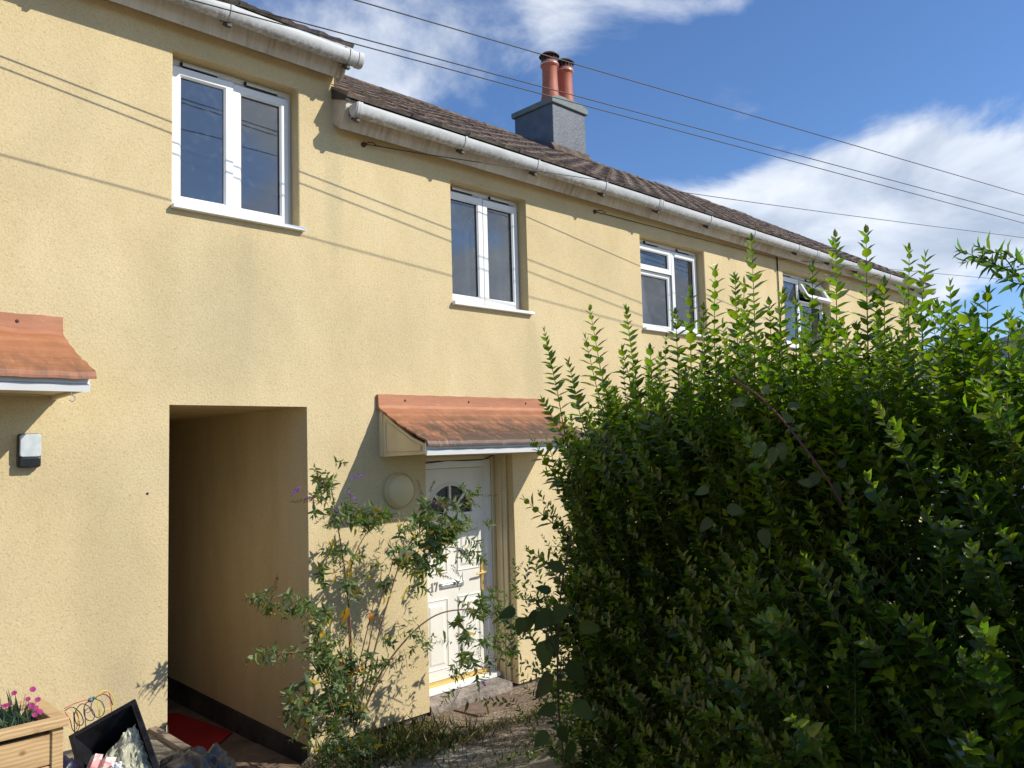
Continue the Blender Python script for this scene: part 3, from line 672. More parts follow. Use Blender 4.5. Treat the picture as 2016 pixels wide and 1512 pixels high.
def door():
    Y = .235; x0, x1, z0, z1 = 4.075, 4.99, .085, 1.955
    f = MB(); ow = .065
    f.box((x0, Y, z0), (x0+ow, Y+.07, z1)); f.box((x1-ow, Y, z0), (x1, Y+.07, z1)); f.box((x0+ow, Y, z1-ow), (x1-ow, Y+.07, z1))
    f.box((x0, Y+.012, z0+.0), (x0+ow+.012, Y+.068, z1-.01)); f.box((x1-ow-.012, Y+.012, z0), (x1-.002, Y+.068, z1-.01))
    fo = f.build('door_frame', UPVC, hm, bevel=.004)
    a, b, c, d = x0+ow+.004, x1-ow-.004, z0+.045, z1-ow-.004; y = Y+.018
    cx = 4.525; cz = 1.50; R = .245
    # leaf with a half-round light: front face ring
    lf = MB(); n = 24
    arc = [(cx+R*math.cos(math.pi*i/n), cz+R*math.sin(math.pi*i/n)) for i in range(n+1)]
    lf.add([(a, y, c), (b, y, c), (b, y, cz), (a, y, cz)], [(0, 1, 2, 3)])
    lf.add([(cx+R, y, cz), (b, y, cz), (b, y, d), (cx+R, y, d)], [(0, 1, 2, 3)]); lf.add([(a, y, cz), (cx-R, y, cz), (cx-R, y, d), (a, y, d)], [(0, 1, 2, 3)])
    for i in range(n): lf.add([(arc[i][0], y, arc[i][1]), (arc[i][0], y, d), (arc[i+1][0], y, d), (arc[i+1][0], y, arc[i+1][1])], [(0, 1, 2, 3)])
    lf.box((a, y+.001, c), (b, y+.04, cz-.03)); 
    lo = lf.build('door', DOORW, hm); lo['label'] = 'white panelled front door with half-round light, number 17 and brass handle'
    tr = MB()
    for rr, rw, hh in ((R+.0, .028, .014),):
        o1 = [(cx+(rr+rw)*math.cos(math.pi*i/n), cz+(rr+rw)*math.sin(math.pi*i/n)) for i in range(n+1)]; i1 = [(cx+(rr-.006)*math.cos(math.pi*i/n), cz+(rr-.006)*math.sin(math.pi*i/n)) for i in range(n+1)]
        for i in range(n):
            tr.add([(o1[i][0], y-.001, o1[i][1]), (o1[i+1][0], y-.001, o1[i+1][1]), (i1[i+1][0], y-hh, i1[i+1][1]), (i1[i][0], y-hh, i1[i][1]), (i1[i+1][0], y+.02, i1[i+1][1]), (i1[i][0], y+.02, i1[i][1])], [(0, 1, 2, 3), (3, 2, 4, 5)])
    tr.box((cx-R-.025, y-.012, cz-.03), (cx+R+.025, y+.02, cz+.002))
    for an in (45, 90, 135):
        c_, s_ = math.cos(math.radians(an)), math.sin(math.radians(an)); r0, r1 = .07, R; w = .011
        tr.add([(cx+r0*c_-w*s_, y-.006, cz+r0*s_+w*c_), (cx+r0*c_+w*s_, y-.006, cz+r0*s_-w*c_), (cx+r1*c_+w*s_, y-.006, cz+r1*s_-w*c_), (cx+r1*c_-w*s_, y-.006, cz+r1*s_+w*c_),
                (cx+r0*c_-w*s_, y+.02, cz+r0*s_+w*c_), (cx+r0*c_+w*s_, y+.02, cz+r0*s_-w*c_), (cx+r1*c_+w*s_, y+.02, cz+r1*s_-w*c_), (cx+r1*c_-w*s_, y+.02, cz+r1*s_+w*c_)], [(0, 1, 2, 3), (0, 3, 7, 4), (1, 2, 6, 5)])
    o2 = [(cx+.08*math.cos(math.pi*i/12), cz+.08*math.sin(math.pi*i/12)) for i in range(13)]
    tr.add([(p, y-.006, q) for p, q in o2], [tuple(range(13))])
    tr.build('fanlight_bars', DOORW, lo)
    g = MB(); g.add([(p, y+.014, q) for p, q in arc], [tuple(range(n+1))]); g.build('fanlight_pane', mat('obscure_glass', (.012, .014, .016), rough=.12, build=lambda n_, b_: bump(n_, b_, n_.noise(pos(n_), 70, 2), .8, .01)), lo)
    def panel(xa, xb, za, zb):
        m = MB(); rings = [(0, 0), (.012, -.011), (.022, -.003), (.045, -.003), (.062, -.012)]
        R_ = [[(xa+i, y+h, za+i), (xb-i, y+h, za+i), (xb-i, y+h, zb-i), (xa+i, y+h, zb-i)] for i, h in rings]
        k = [v for r in R_ for v in r]; fs = []
        for r in range(len(rings)-1):
            for q in range(4): fs.append((r*4+q, r*4+(q+1) % 4, (r+1)*4+(q+1) % 4, (r+1)*4+q))
        fs.append((16, 17, 18, 19)); m.add(k, fs); m.build('door_panel', DOORW, lo)
    xm = (a+b)/2
    for xa, xb in ((a+.075, xm-.05), (xm+.05, b-.075)):
        panel(xa, xb, .21, .80); panel(xa, xb, 1.0, 1.42)
    lb = MB(); lb.box((4.395, y-.012, .875), (4.655, y-.001, .925)); lb.box((4.405, y-.020, .882), (4.645, y-.012, .912)); lb.box((4.395, y-.022, .917), (4.655, y-.012, .926)); lb.build('letterbox', CHROME, lo, bevel=.003)
    hd = MB(); hx = b-.045; pr = []
    for i in range(9): an = math.pi*i/8; pr.append((hx+.017*math.cos(an), 1.045+.017*math.sin(an)))
    for i in range(9): an = math.pi+math.pi*i/8; pr.append((hx+.017*math.cos(an), .82+.017*math.sin(an)))
    hd.prism(pr, y-.012, y-.001, 'y'); hd.tube([(hx, y-.01, .965), (hx, y-.05, .965), (hx-.02, y-.055, .965), (hx-.11, y-.055, .962)], [.010, .010, .010, .008], 10)
    hd.build('handle', GOLD, lo, smooth=False); kh = MB(); kh.box((hx-.004, y-.0135, .855), (hx+.004, y-.0122, .885)); kh.build('keyhole', SEAL, lo)
    nm = MB(); nx, nz, h = 4.30, .865, .075
    k = y-.004
    def poly(pts): nm.prism([(nx+p*h, nz+q*h) for p, q in pts], k-.003, k+.003, 'y')
    poly([(.0, 0), (.34, 0), (.34, .07), (.24, .09), (.24, 1), (.16, 1), (.0, .86), (.0, .80), (.11, .83), (.11, .09), (.0, .07)])
    poly([(.48, 1), (.96, 1), (.96, .92), (.74, 0), (.59, 0), (.80, .84), (.56, .84), (.53, .72), (.48, .72)])
    nm.build('door_number', GREYN, lo)
    th = MB(); th.box((a-.02, y-.016, z0+.008), (b+.02, y+.03, z0+.042)); th.build('brass_threshold', GOLD, fo)
    sl = MB(); sl.box((DO[0]+.003, Y-.075, z0-.03), (x1-.005, Y+.07, z0+.006)); sl.build('door_sill', UPVC, fo, bevel=.003)
    # reveal trims on the right jamb and the head
    r = MB(); r.box((x1+.001, Y-.02, .04), (DO[1]-.003, Y+.06, DO[3]-.003)); r.box((DO[1]-.022, .075, .02), (DO[1]-.003, Y-.021, DO[3]-.003)); r.box((DO[1]-.034, .125, .02), (DO[1]-.0225, .15, DO[3]-.04))
    r.box((DO[0]+.003, Y-.03, z1+.002), (x1, Y+.06, DO[3]-.003)); r.build('jamb_lining', WALL if False else CREAM, hm, bevel=.004)
    cb = MB(); cb.tube([(4.09, Y-.012, 1.935), (4.3, Y-.014, 1.945), (4.5, Y-.012, 1.957), (4.7, Y-.016, 1.950), (4.88, Y-.014, 1.952), (4.93, Y-.04, 1.965), (4.97, Y-.06, 1.99)], .006, 6); cb.build('door_cable', SEAL, hm, smooth=True)
    st = MB(); n = 14; vs = []
    for i in range(n+1):
        x = DO[0]+.004+(4.95-DO[0])*i/n; j = random.uniform(-.006, .006)
        vs += [(x, -.012+j, -.08), (x, -.015+j, .035+random.uniform(-.004, .004)), (x, .02+j, .047+j*.5), (x, .20, .052), (x, .20, -.08)]
    st.add(vs, [(5*i+j, 5*i+5+j, 5*i+6+j, 5*i+1+j) for i in range(n) for j in range(4)]+[(0, 1, 2, 3, 4), tuple(5*n+j for j in range(5))]); st.build('door_step', STONE, hm)
    MB().box((DO[0]+.002, .29, -.05), (DO[1]-.002, .35, 2.0)).build('inner_lining', DARK, hm)
door()
# ---- far house
hf = empty('terraced_house', (0, 0, 0)); tag(hf, 'farthest yellow terraced house beyond the black pipe, with an open top window', 'house', 'yellow rendered terraced houses')
build_wall(wall_mesh(MID+.002, END, -.1, 4.60, [(*W4, .13)]), hf)
MB().add([(END, 0, -.1), (END, 6.3, -.1), (END, 6.3, 4.6), (END, 3.2, 6.6), (END, 0, 4.6)], [(0, 1, 2, 3, 4)]).build('gable_wall', WALL, hf)
w4 = window(hf, *W4, [('sash', 0, .45, 0, 1), ('open', .45, 1, .66, 1), ('fixed', .45, 1, 0, .66)], 'window with its top light swung open')
curtain(w4, 10.3, 10.6, 3.35, 4.3, .30)
eaves(hf, MID+.002, END, 4.543, False, True, brackets=(10.2, 11.171, 12.11, 13.261, 14.4), unions=(10.75,))
roof(hf, MID+.002, END+.05, 4.81)
pipe = MB(); pipe.tube([(10.085, -.012, 4.50), (10.085, -.012, 2.2), (10.085, -.012, .1)], .008, 8); tag(pipe.build('wall_cable', CABLE, smooth=True), 'thin black cable running straight down the wall between the two right-hand upper windows', 'cable')
# back walls that close the terrace
for h, a, b, zz in ((hl, LX, RX-.01, 5.1), (hm, RX, MID, 4.6), (hf, MID+.002, END, 4.6)):
    MB().box((a, 6.30, -.2), (b, 6.4, zz)).build('rear_wall', WALL, h)
MB().add([(LX, 0, -.2), (LX, 6.3, -.2), (LX, 6.3, 5.1), (LX, 3.2, 7.0), (LX, 0, 5.0)], [(0, 1, 2, 3, 4)]).build('gable_wall', WALL, hl)

# ================================================================== WALL LAMPS
l = MB(); c = at(783, 967, -.0); l.lathe([(.0, .055), (.105, .052), (.118, .045), (.128, .03)], (3.80, 0, 1.745), 40, 'y')
lr = MB(); lr.lathe([(.129, .034), (.139, .028), (.141, .0)], (3.80, 0, 1.745), 40, 'y')
e1 = empty('wall_lamp', (3.80, 0, 1.745)); tag(e1, 'round cream bulkhead lamp on the wall beside the white door', 'wall lamp')
for m_, nm in ((l, 'lamp_cover'), (lr, 'lamp_rim')):
    o = m_.build(nm, LAMPC, None, smooth=True); o.parent = e1; o.matrix_parent_inverse = Matrix.Translation((-3.80, 0, -1.745))
def rbox(x0, x1, z0, z1, y0, y1, r=.015):
    pr = []
    for cx_, cz_, a0 in ((x1-r, z1-r, 0), (x0+r, z1-r, 90), (x0+r, z0+r, 180), (x1-r, z0+r, 270)):
        for k in range(5): a = math.radians(a0+22.5*k); pr.append((cx_+r*math.cos(a), cz_+r*math.sin(a)))
    return MB().prism(pr, y0, y1, 'y')
e2 = empty('wall_lamp', (1.25, 0, 2.1)); tag(e2, 'oblong black and clear bulkhead lamp low beside the left canopy', 'wall lamp')
for o in (rbox(1.185, 1.30, 2.018, 2.208, -.035, -.001).build('lamp_housing', BLACK), rbox(1.19, 1.295, 2.078, 2.204, -.062, -.036, .014).build('lamp_lens', LENS), rbox(1.19, 1.295, 2.022, 2.074, -.058, -.036, .01).build('lamp_base', BLACK)):
    o.parent = e2; o.matrix_parent_inverse = Matrix.Translation((-1.25, 0, -2.1)); md = o.modifiers.new('bevel', 'BEVEL'); md.width = .004; md.segments = 2

h_ = MB(); h_.lathe([(.0, .0015), (.007, .0012), (.009, .0)], tuple(at(290, 972, 0)), 9, 'y'); h_.build('drill_hole', SEAL, hl)
# ================================================================== OVERHEAD WIRES
def wire(name, p0, d, t0, t1, sag, r, label, ends=None):
    pts = []; n = 40
    for i in range(n+1):
        u = i/n; t = t0+(t1-t0)*u; pts.append((p0[0]+d[0]*t, p0[1]+d[1]*t, p0[2]+d[2]*t-sag*4*u*(1-u)+sag*4*.0))
    o = MB().tube(pts, r, 6).build(name, CABLE, smooth=True); return tag(o, label, 'cable', 'overhead cables')
wire('overhead_cable', (2, -1.115, 4.752), (1, -.1315, .0405), -12, 34, .0, .0042, 'highest overhead cable, crossing above the chimney pots')
wire('overhead_cable', (2, -.64, 4.785), (1, -.166, .016), -12, 34, .0, .0042, 'middle overhead cable, crossing in front of the chimney cap')
wire('overhead_cable', (2, -.565, 4.782), (1, -.155, .016), -12, 34, .0, .0042, 'lowest of the three long overhead cables, crossing the chimney face')
a = Vector((3.518, 0, 4.44))
dd = Vector((1, -.1875, .0526)); pts = [a, a+Vector((.03, -.03, 0))]+[a+dd*t+Vector((0, 0, -.03*math.sin(min(1, t/10)*math.pi))) for t in (.5, 1, 2, 3, 4.5, 6, 8, 10, 14, 20, 32)]
tag(MB().tube(pts, .0036, 6).build('phone_cable', CABLE, smooth=True), 'thin black cable leaving a wall hook under the gutter left of the middle window', 'cable', 'phone cables')
a = Vector((6.305, 0, 4.421))
pts = [a]+[a+Vector((t, -.012-.006*t, .012*t)) for t in (.1, .6, 1.5, 2.5, 3.78)]+[a+Vector((3.78+t, -.035-.155*t, .045+.055*t)) for t in (.5, 2, 4, 8, 14, 26)]
tag(MB().tube(pts, .0036, 6).build('phone_cable', CABLE, smooth=True), 'thin black cable from a wall hook right of the middle window, along under the eaves', 'cable', 'phone cables')
for nm, (x, z), lb in (('cable_hook', (3.518, 4.44), 'small rusty cable hook under the gutter left of the middle window'), ('cable_hook', (6.305, 4.421), 'small rusty cable hook under the gutter right of the middle window')):
    m = MB(); m.lathe([(.0, .02), (.018, .018), (.022, .0)], (x, 0, z), 10, 'y'); m.tube([(x, -.01, z), (x+.01, -.05, z+.005), (x+.05, -.06, z+.012), (x+.09, -.05, z), (x+.13, -.045, z+.006)], .005, 6)
    tag(m.build(nm, RUST, smooth=True), lb, 'hook', 'cable hooks')

# ================================================================== PASSAGE AND DOOR GROUND
m = MB(); m.box((4.27, -.40, -.03), (4.28, -.39, -.02))
def quad_slab(name, P, th, m, **k):
    b = MB(); n = len(P); b.add([(p[0], p[1], p[2]-th) for p in P]+[tuple(p) for p in P], [tuple(range(n))[::-1], tuple(range(n, 2*n))]+[(i, (i+1) % n, n+(i+1) % n, n+i) for i in range(n)])
    return b.build(name, m, bevel=.003, **k)
tag(quad_slab('doormat', [(4.22, -.40, pz(0, -.40)+.012), (4.76, -.40, pz(0, -.40)+.012), (4.76, -.05, pz(0, -.05)+.012), (4.25, -.07, pz(0, -.07)+.012)], .014, MATM), 'worn brown doormat lying in front of the door step', 'doormat')
tag(quad_slab('red_mat', [(1.83, -.06, .425), (1.92, -.02, .425), (2.06, .10, .28), (2.98, 1.05, -.115), (2.95, 1.45, -.118), (2.3, 1.2, -.115), (2.06, .9, -.05)][:0] or [(2.45, .62, -.118), (2.97, 1.12, -.118), (2.86, 1.95, -.118), (2.08, 1.9, -.118), (2.08, .9, -.118)], .012, RED), 'bright red mat lying inside the dark passage', 'mat')
tag(quad_slab('timber_edging', [(1.905, -1.6, .43), (1.955, -1.6, .43), (1.955, -.02, .43), (1.905, -.02, .43)], .30, GREYWOOD), 'weathered timber board edging the raised ground by the passage', 'timber board')
for i, (P, lb) in enumerate((([(2.10, -.05, -.10), (2.60, -.05, -.10), (2.60, .55, -.115), (2.10, .55, -.115)], 'brown paving slab nearest the timber edging at the passage mouth'), ([(2.62, -.05, -.10), (2.975, -.05, -.10), (2.975, .72, -.115), (2.62, .72, -.115)], 'brown paving slab against the right wall of the passage'))):
    tag(quad_slab('paving_slab', P, .03, SLAB), lb, 'paving slab', 'slabs in the passage')

# ================================================================== PLANTER + DIANTHUS
PX1, PY0, PY1, PZ1 = 1.157, -1.07, -.62, .9
pe = empty('planter', (.5, -.85, .41)); tag(pe, 'new softwood planter box in the bottom left corner holding pink flowers', 'planter')
def cp(o, e): o.parent = e; o.matrix_parent_inverse = Matrix.Translation(-e.location); return o
b = MB()
for k in range(3): b.box((-.2, PY0+.022, .42+.14*k+.002), (PX1-.045, PY0+.038, .42+.14*(k+1)-.004))
for k in range(3): b.box((PX1-.036, PY0+.03, .42+.14*k+.002), (PX1-.020, PY1-.03, .42+.14*(k+1)-.004)); b.box((-.2, PY1-.038, .42+.14*k), (PX1-.045, PY1-.022, .42+.14*(k+1)-.004))
cp(b.build('boards', WOOD, bevel=.003), pe)
for y in (PY0+.010, PY1-.058): b = MB(); b.box((PX1-.052, y, .41), (PX1-.006, y+.048, .855)); cp(b.build('post', WOOD, bevel=.003), pe)
b = MB()
b.add([(-.2, PY0-.012, .862), (PX1+.012, PY0-.012, .862), (PX1-.05, PY0+.05, .862), (-.2, PY0+.05, .862), (-.2, PY0-.012, .90), (PX1+.012, PY0-.012, .90), (PX1-.05, PY0+.05, .90), (-.2, PY0+.05, .90)], [(3, 2, 1, 0), (4, 5, 6, 7), (0, 1, 5, 4), (1, 2, 6, 5), (2, 3, 7, 6), (3, 0, 4, 7)])
b.add([(PX1+.012, PY0-.010, .863), (PX1+.012, PY1+.012, .863), (PX1-.05, PY1-.05, .863), (PX1-.05, PY0+.052, .863), (PX1+.012, PY0-.010, .899), (PX1+.012, PY1+.012, .899), (PX1-.05, PY1-.05, .899), (PX1-.05, PY0+.052, .899)], [(3, 2, 1, 0), (4, 5, 6, 7), (0, 1, 5, 4), (1, 2, 6, 5), (2, 3, 7, 6), (3, 0, 4, 7)])
b.box((-.2, PY1-.05, .864), (PX1-.052, PY1+.01, .898))
cp(b.build('rim', WOOD, bevel=.004), pe)
b = MB(); b.box((-.18, PY0+.04, .60), (PX1-.04, PY1-.04, .83)); cp(b.build('soil', SOIL), pe)
fo = Foliage(); de = empty('pink_dianthus', (.9, -.8, .83)); tag(de, 'grey-green dianthus with pink flowers growing in the wooden planter', 'flowering plant')
for i in range(620):
    cx_, cy_ = random.uniform(.55, 1.06), random.uniform(-1.0, -.68); h = random.uniform(.05, .13); d = np.array([random.gauss(0, .5), random.gauss(0, .5), 1.0])
    g = random.uniform(.7, 1.2); fo.leaf((cx_, cy_, .83), d, (d[2], random.uniform(-1, 1), -d[0]), h*1.15, .0045, (.15*g, .21*g, .16*g))
for i in range(26):
    cx_, cy_ = random.uniform(.6, 1.03), random.uniform(-1.0, -.7); fo.st.tube([(cx_, cy_, .84), (cx_+random.uniform(-.02, .02), cy_, .93), (cx_+random.uniform(-.05, .05), cy_+random.uniform(-.03, .03), random.uniform(.96, 1.05))], .0016, 4, (.14, .17, .10))
fo.build('foliage', None, T_LANCE, LEAFM)
for o in list(COL.objects)[-2:]: cp(o, de)
def blossom(p, r, col, mat_=PETAL):
    m = MB(); c = Vector(p); up = Vector((random.uniform(-.5, .5), -.8, .7)).normalized(); a = up.orthogonal().normalized(); bb = up.cross(a)
    for k in range(7):
        an = 2*math.pi*k/7+random.uniform(-.2, .2)
        for s_, zz in ((1, .0), (.7, .25)):
            an2 = an+zz; o = a*math.cos(an2)+bb*math.sin(an2); t = up.cross(o); rr = r*s_
            vs = [c, c+o*rr*.6-t*rr*.35+up*rr*.2, c+o*rr-t*rr*.28+up*rr*.35, c+o*rr*.9+up*rr*.22, c+o*rr+t*rr*.28+up*rr*.35, c+o*rr*.6+t*rr*.35+up*rr*.2]
            m.add(vs, [(0, 1, 2, 3), (0, 3, 4, 5)], (col[0]*random.uniform(.7, 1.1), col[1]*random.uniform(.7, 1.3), col[2]*random.uniform(.8, 1.2)))
    return m
for (x, y, s_) in ((70, 1395, 1.1), (64, 1358, 1.1), (28, 1365, .9), (55, 1377, .9), (78, 1402, 1.1), (74, 1378, 1), (16, 1388, .9), (8, 1390, .8), (62, 1390, 1.1), (68, 1408, .9)):
    cp(blossom(at(x, y, -.93+random.uniform(-.04, .04)), .0135*s_, (.50, .06, .22)).build('flower', PETAL, colattr=True), de)

# ================================================================== WIRE ORNAMENT
def loop(c, rx, rz, a0, a1, tilt=0, y0=0, y1=0, n=26):
    out = []
    for i in range(n+1):
        a = math.radians(a0+(a1-a0)*i/n); x = rx*math.cos(a); z = rz*math.sin(a)
        out.append((c[0]+x*math.cos(tilt)-z*math.sin(tilt), c[1]+y0+(y1-y0)*i/n, c[2]+x*math.sin(tilt)+z*math.cos(tilt)))
    return out
we = empty('wire_ornament', (1.5, -.5, .41)); tag(we, 'garden ornament of red, yellow and purple looped wire between planter and black crate', 'ornament')
COLS = {'red': mat('red_wire', (.62, .03, .02), .4), 'yellow': mat('yellow_wire', (.80, .66, .06), .4), 'purple': mat('purple_wire', (.06, .035, .07), .4), 'rod': mat('rusty_rod', (.14, .09, .06), .7), 'bead': mat('blue_grey_bead', (.12, .16, .24), .3), 'green': mat('green_bead', (.04, .18, .03), .3)}
def O(px, py, y=-.5): return at(px, py, y)
def wl_(name, pts, r, c):
    cp(MB().tube(pts, r, 6).build(name, COLS[c], smooth=True), we)
def sm(pp):   # Catmull-Rom through pixel points
    P = [O(*p) for p in pp]; out = []
    for i in range(len(P)-1):
        p0, p1, p2, p3 = P[max(i-1, 0)], P[i], P[i+1], P[min(i+2, len(P)-1)]
        for k in range(5):
            t = k/5; out.append(.5*((2*p1)+(p2-p0)*t+(2*p0-5*p1+4*p2-p3)*t*t+(3*p1-p0-3*p2+p3)*t**3))
    return out+[P[-1]]
wl_('wire', sm([(126, 1395), (145, 1386), (165, 1379), (176, 1377), (195, 1370), (214, 1362), (220, 1400), (224, 1425)]), .0022, 'red')
wl_('wire', sm([(128, 1402), (138, 1418), (142, 1434), (148, 1441), (156, 1432), (154, 1412), (148, 1400)]), .0022, 'red')
wl_('wire', sm([(127, 1400), (142, 1392), (158, 1404), (164, 1420), (160, 1428), (150, 1424), (147, 1404), (160, 1386), (176, 1392), (186, 1406), (182, 1418), (170, 1416), (165, 1400), (170, 1384), (190, 1374)], ), .0024, 'purple')
wl_('wire', sm([(188, 1376), (200, 1382), (206, 1398), (200, 1410), (190, 1412), (181, 1402), (180, 1386), (190, 1372), (205, 1367), (216, 1374), (222, 1388)]), .0024, 'purple')
wl_('wire', sm([(196, 1430), (194, 1400), (192, 1372), (200, 1361), (212, 1361), (222, 1370), (224, 1386), (216, 1394), (202, 1398), (198, 1408), (204, 1414)]), .0022, 'yellow')
wl_('wire', sm([(150, 1436), (153, 1424), (155, 1412), (150, 1398)]), .0022, 'yellow')
wl_('wire', sm([(166, 1402), (174, 1394), (178, 1400), (170, 1404)]), .0018, 'purple')
for px in (146, 168, 196, 220): wl_('rod', [O(px-1, 1392+abs(px-180)*.3), O(px+1, 1440), (O(px+1, 1440).x, -.5, .41)], .0026, 'rod')
cp(MB().lathe([(0, .014), (.011, .007), (.014, 0), (.011, -.007), (0, -.014)], O(178, 1378), 12).build('bead', COLS['bead'], smooth=True), we)
cp(MB().lathe([(0, .009), (.008, .004), (.009, 0), (.007, -.006), (0, -.009)], O(185, 1374), 12).build('bead', COLS['green'], smooth=True), we)

# ================================================================== BLACK CRATE, BAGS
def crate():
    A = atd(140, 1450, 3.98); B = atd(262, 1381, 4.10); C_ = atd(345, 1535, 3.78)
    u = (A-B); wlen = u.length; u.normalize(); v = (C_-B); v = v-u*v.dot(u); v.normalize(); vl = .46
    nrm = u.cross(v).normalized()
    if nrm.dot(Vector(CAM)-B) < 0: nrm = -nrm
    dep = .20; e = empty('recycling_crate', tuple(B)); tag(e, 'black plastic crate tipped on its side, filled with clear sacks and wrappers', 'crate')
    def T(a, b_, c): return B+u*a+v*b_-nrm*c
    t = .006; m = MB(); W_, H_ = wlen, vl; ins = .045
    def ring(o, c, i=0): return [T(o+i, o+i, c), T(W_-o-i, o+i, c), T(W_-o-i, H_-o-i, c), T(o+i, H_-o-i, c)]
    rings = [ring(-.012, .018), ring(-.012, 0), ring(.012, 0), ring(.012, .01), ring(ins, dep)]
    vs = [p for r in rings for p in r]; fs = []
    for r in range(len(rings)-1):
        for q in range(4): fs.append((r*4+q, r*4+(q+1) % 4, (r+1)*4+(q+1) % 4, (r+1)*4+q))
    fs.append((16, 17, 18, 19)); m.add(vs, fs)
    rings = [ring(-.012, .018), ring(.006, .02), ring(ins-.006, dep+.006)]; vs = [p for r in rings for p in r]; fs = [(r*4+q, r*4+(q+1) % 4, (r+1)*4+(q+1) % 4, (r+1)*4+q) for r in range(2) for q in range(4)]+[(8, 9, 10, 11)]; m.add(vs, fs)
    cp(m.build('crate_body', BLACK, bevel=.003), e)
    # crumpled contents: facetted sack surface
    def crumple(a0, a1, b0, b1, c0, amp, n, m_, nm, lab, cat, e2=None, shape=None):
        k = MB(); vs = []; w_ = n; h_ = n
        for j in range(h_+1):
            for i in range(w_+1):
                a_ = a0+(a1-a0)*i/w_; b_ = b0+(b1-b0)*j/h_; edge = min(i, w_-i, j, h_-j)/(n/2)
                if shape: a_, b_ = shape(i/w_, j/h_, a_, b_)
                vs.append(T(a_+random.uniform(-.005, .005), b_+random.uniform(-.005, .005), c0-amp*(edge**.5)+.010*math.sin(i*.55+j*.23+n)*math.sin(j*.47-i*.31)+.006*math.sin(i*1.7+j*.9)*math.sin(i*.4-j*1.3)+random.uniform(-.008, .008)))
        k.add(vs, [(j*(w_+1)+i, j*(w_+1)+i+1, (j+1)*(w_+1)+i+1) for j in range(h_) for i in range(w_)]+[(j*(w_+1)+i, (j+1)*(w_+1)+i+1, (j+1)*(w_+1)+i) for j in range(h_) for i in range(w_)])
        o = k.build(nm, m_); tag(o, lab, cat); md = o.modifiers.new('thickness', 'SOLIDIFY'); md.thickness = .003; return o
    crumple(.03, W_-.02, .10, H_-.02, .050, .04, 24, BAGIN, 'clear_sack', 'crumpled clear plastic sack lying in the black crate', 'plastic sack', shape=lambda s, t_, a_, b_: (a_, b_+.13*max(0, s-.15)*(1-t_)))
    crumple(W_*.42, W_-.03, .27, H_-.01, .015, .05, 18, WHITEP, 'white_bag', 'bright white plastic bag bulging out of the black crate', 'plastic bag')
    for (a_, b_, l_, w2, lb) in ((.16, .17, .13, .028, 'folded pink and white wrapper, the upper one, in the black crate'), (.12, .22, .15, .04, 'folded pink and white wrapper, the lower one, in the black crate')):
        k = MB(); p = T(a_+.06, b_-.0, .012); q = p-v*(-.0)+u*l_*.55+v*l_*.8; s_ = (u-v*.5).normalized()*w2
        k.add([p-s_, p+s_, q+s_*1.2, q-s_, p+nrm*.02, q+nrm*.02], [(0, 4, 5, 3), (4, 1, 2, 5)]); o = k.build('wrapper', PINKW); tag(o, lb, 'wrapper', 'wrappers in the crate'); md = o.modifiers.new('thickness', 'SOLIDIFY'); md.thickness = .0015
crate()
def lump(name, c, rx, ry, rz, m_, lab, cat, seed=1, amp=.16, flat=.0):
    r_ = random.Random(seed); import bmesh
    me = bpy.data.meshes.new(name); bm = bmesh.new(); bmesh.ops.create_icosphere(bm, subdivisions=5, radius=1)
    from mathutils import noise as mn
    for v in bm.verts:
        p = v.co.normalized(); q_ = p+.35*Vector((mn.noise(p*2.1), mn.noise(p*2.3+Vector((9, 0, 0))), mn.noise(p*1.9+Vector((0, 9, 0))))); k = .9+amp*mn.noise(q_*1.4+Vector((seed*7, 0, 0)))*2+amp*.42*(1-abs(mn.noise(q_*2.2+Vector((0, seed*3, 0)))*2.6))**2+amp*.10*(1-abs(mn.noise(q_*6+Vector((seed, 0, 0)))*3))
        v.co = Vector((p.x*rx*k, p.y*ry*k, max(p.z*rz*k, -rz*.55)))
    bm.to_mesh(me); bm.free(); me.materials.append(m_); me.polygons.foreach_set('use_smooth', [True]*len(me.polygons))
    o = link(name, me); o.location = c; return tag(o, lab, cat)
lump('grey_bag', (1.72, -1.22, .50), .17, .20, .15, BAG, 'crumpled dark grey plastic bag at the bottom edge beside the black crate', 'plastic bag', 3, .22)
lump('grey_bag', (1.53, -1.0, .455), .10, .08, .11, WHITEP, 'small white plastic bag behind the crate, next to the grey bag', 'plastic bag', 5, .25)
lump('dark_sack', (1.16, -.86, .50), .13, .13, .17, mat('dark_blue_sack', (.012, .013, .035), rough=.35), 'dark blue sack squeezed between planter and black crate', 'plastic sack', 8, .2)

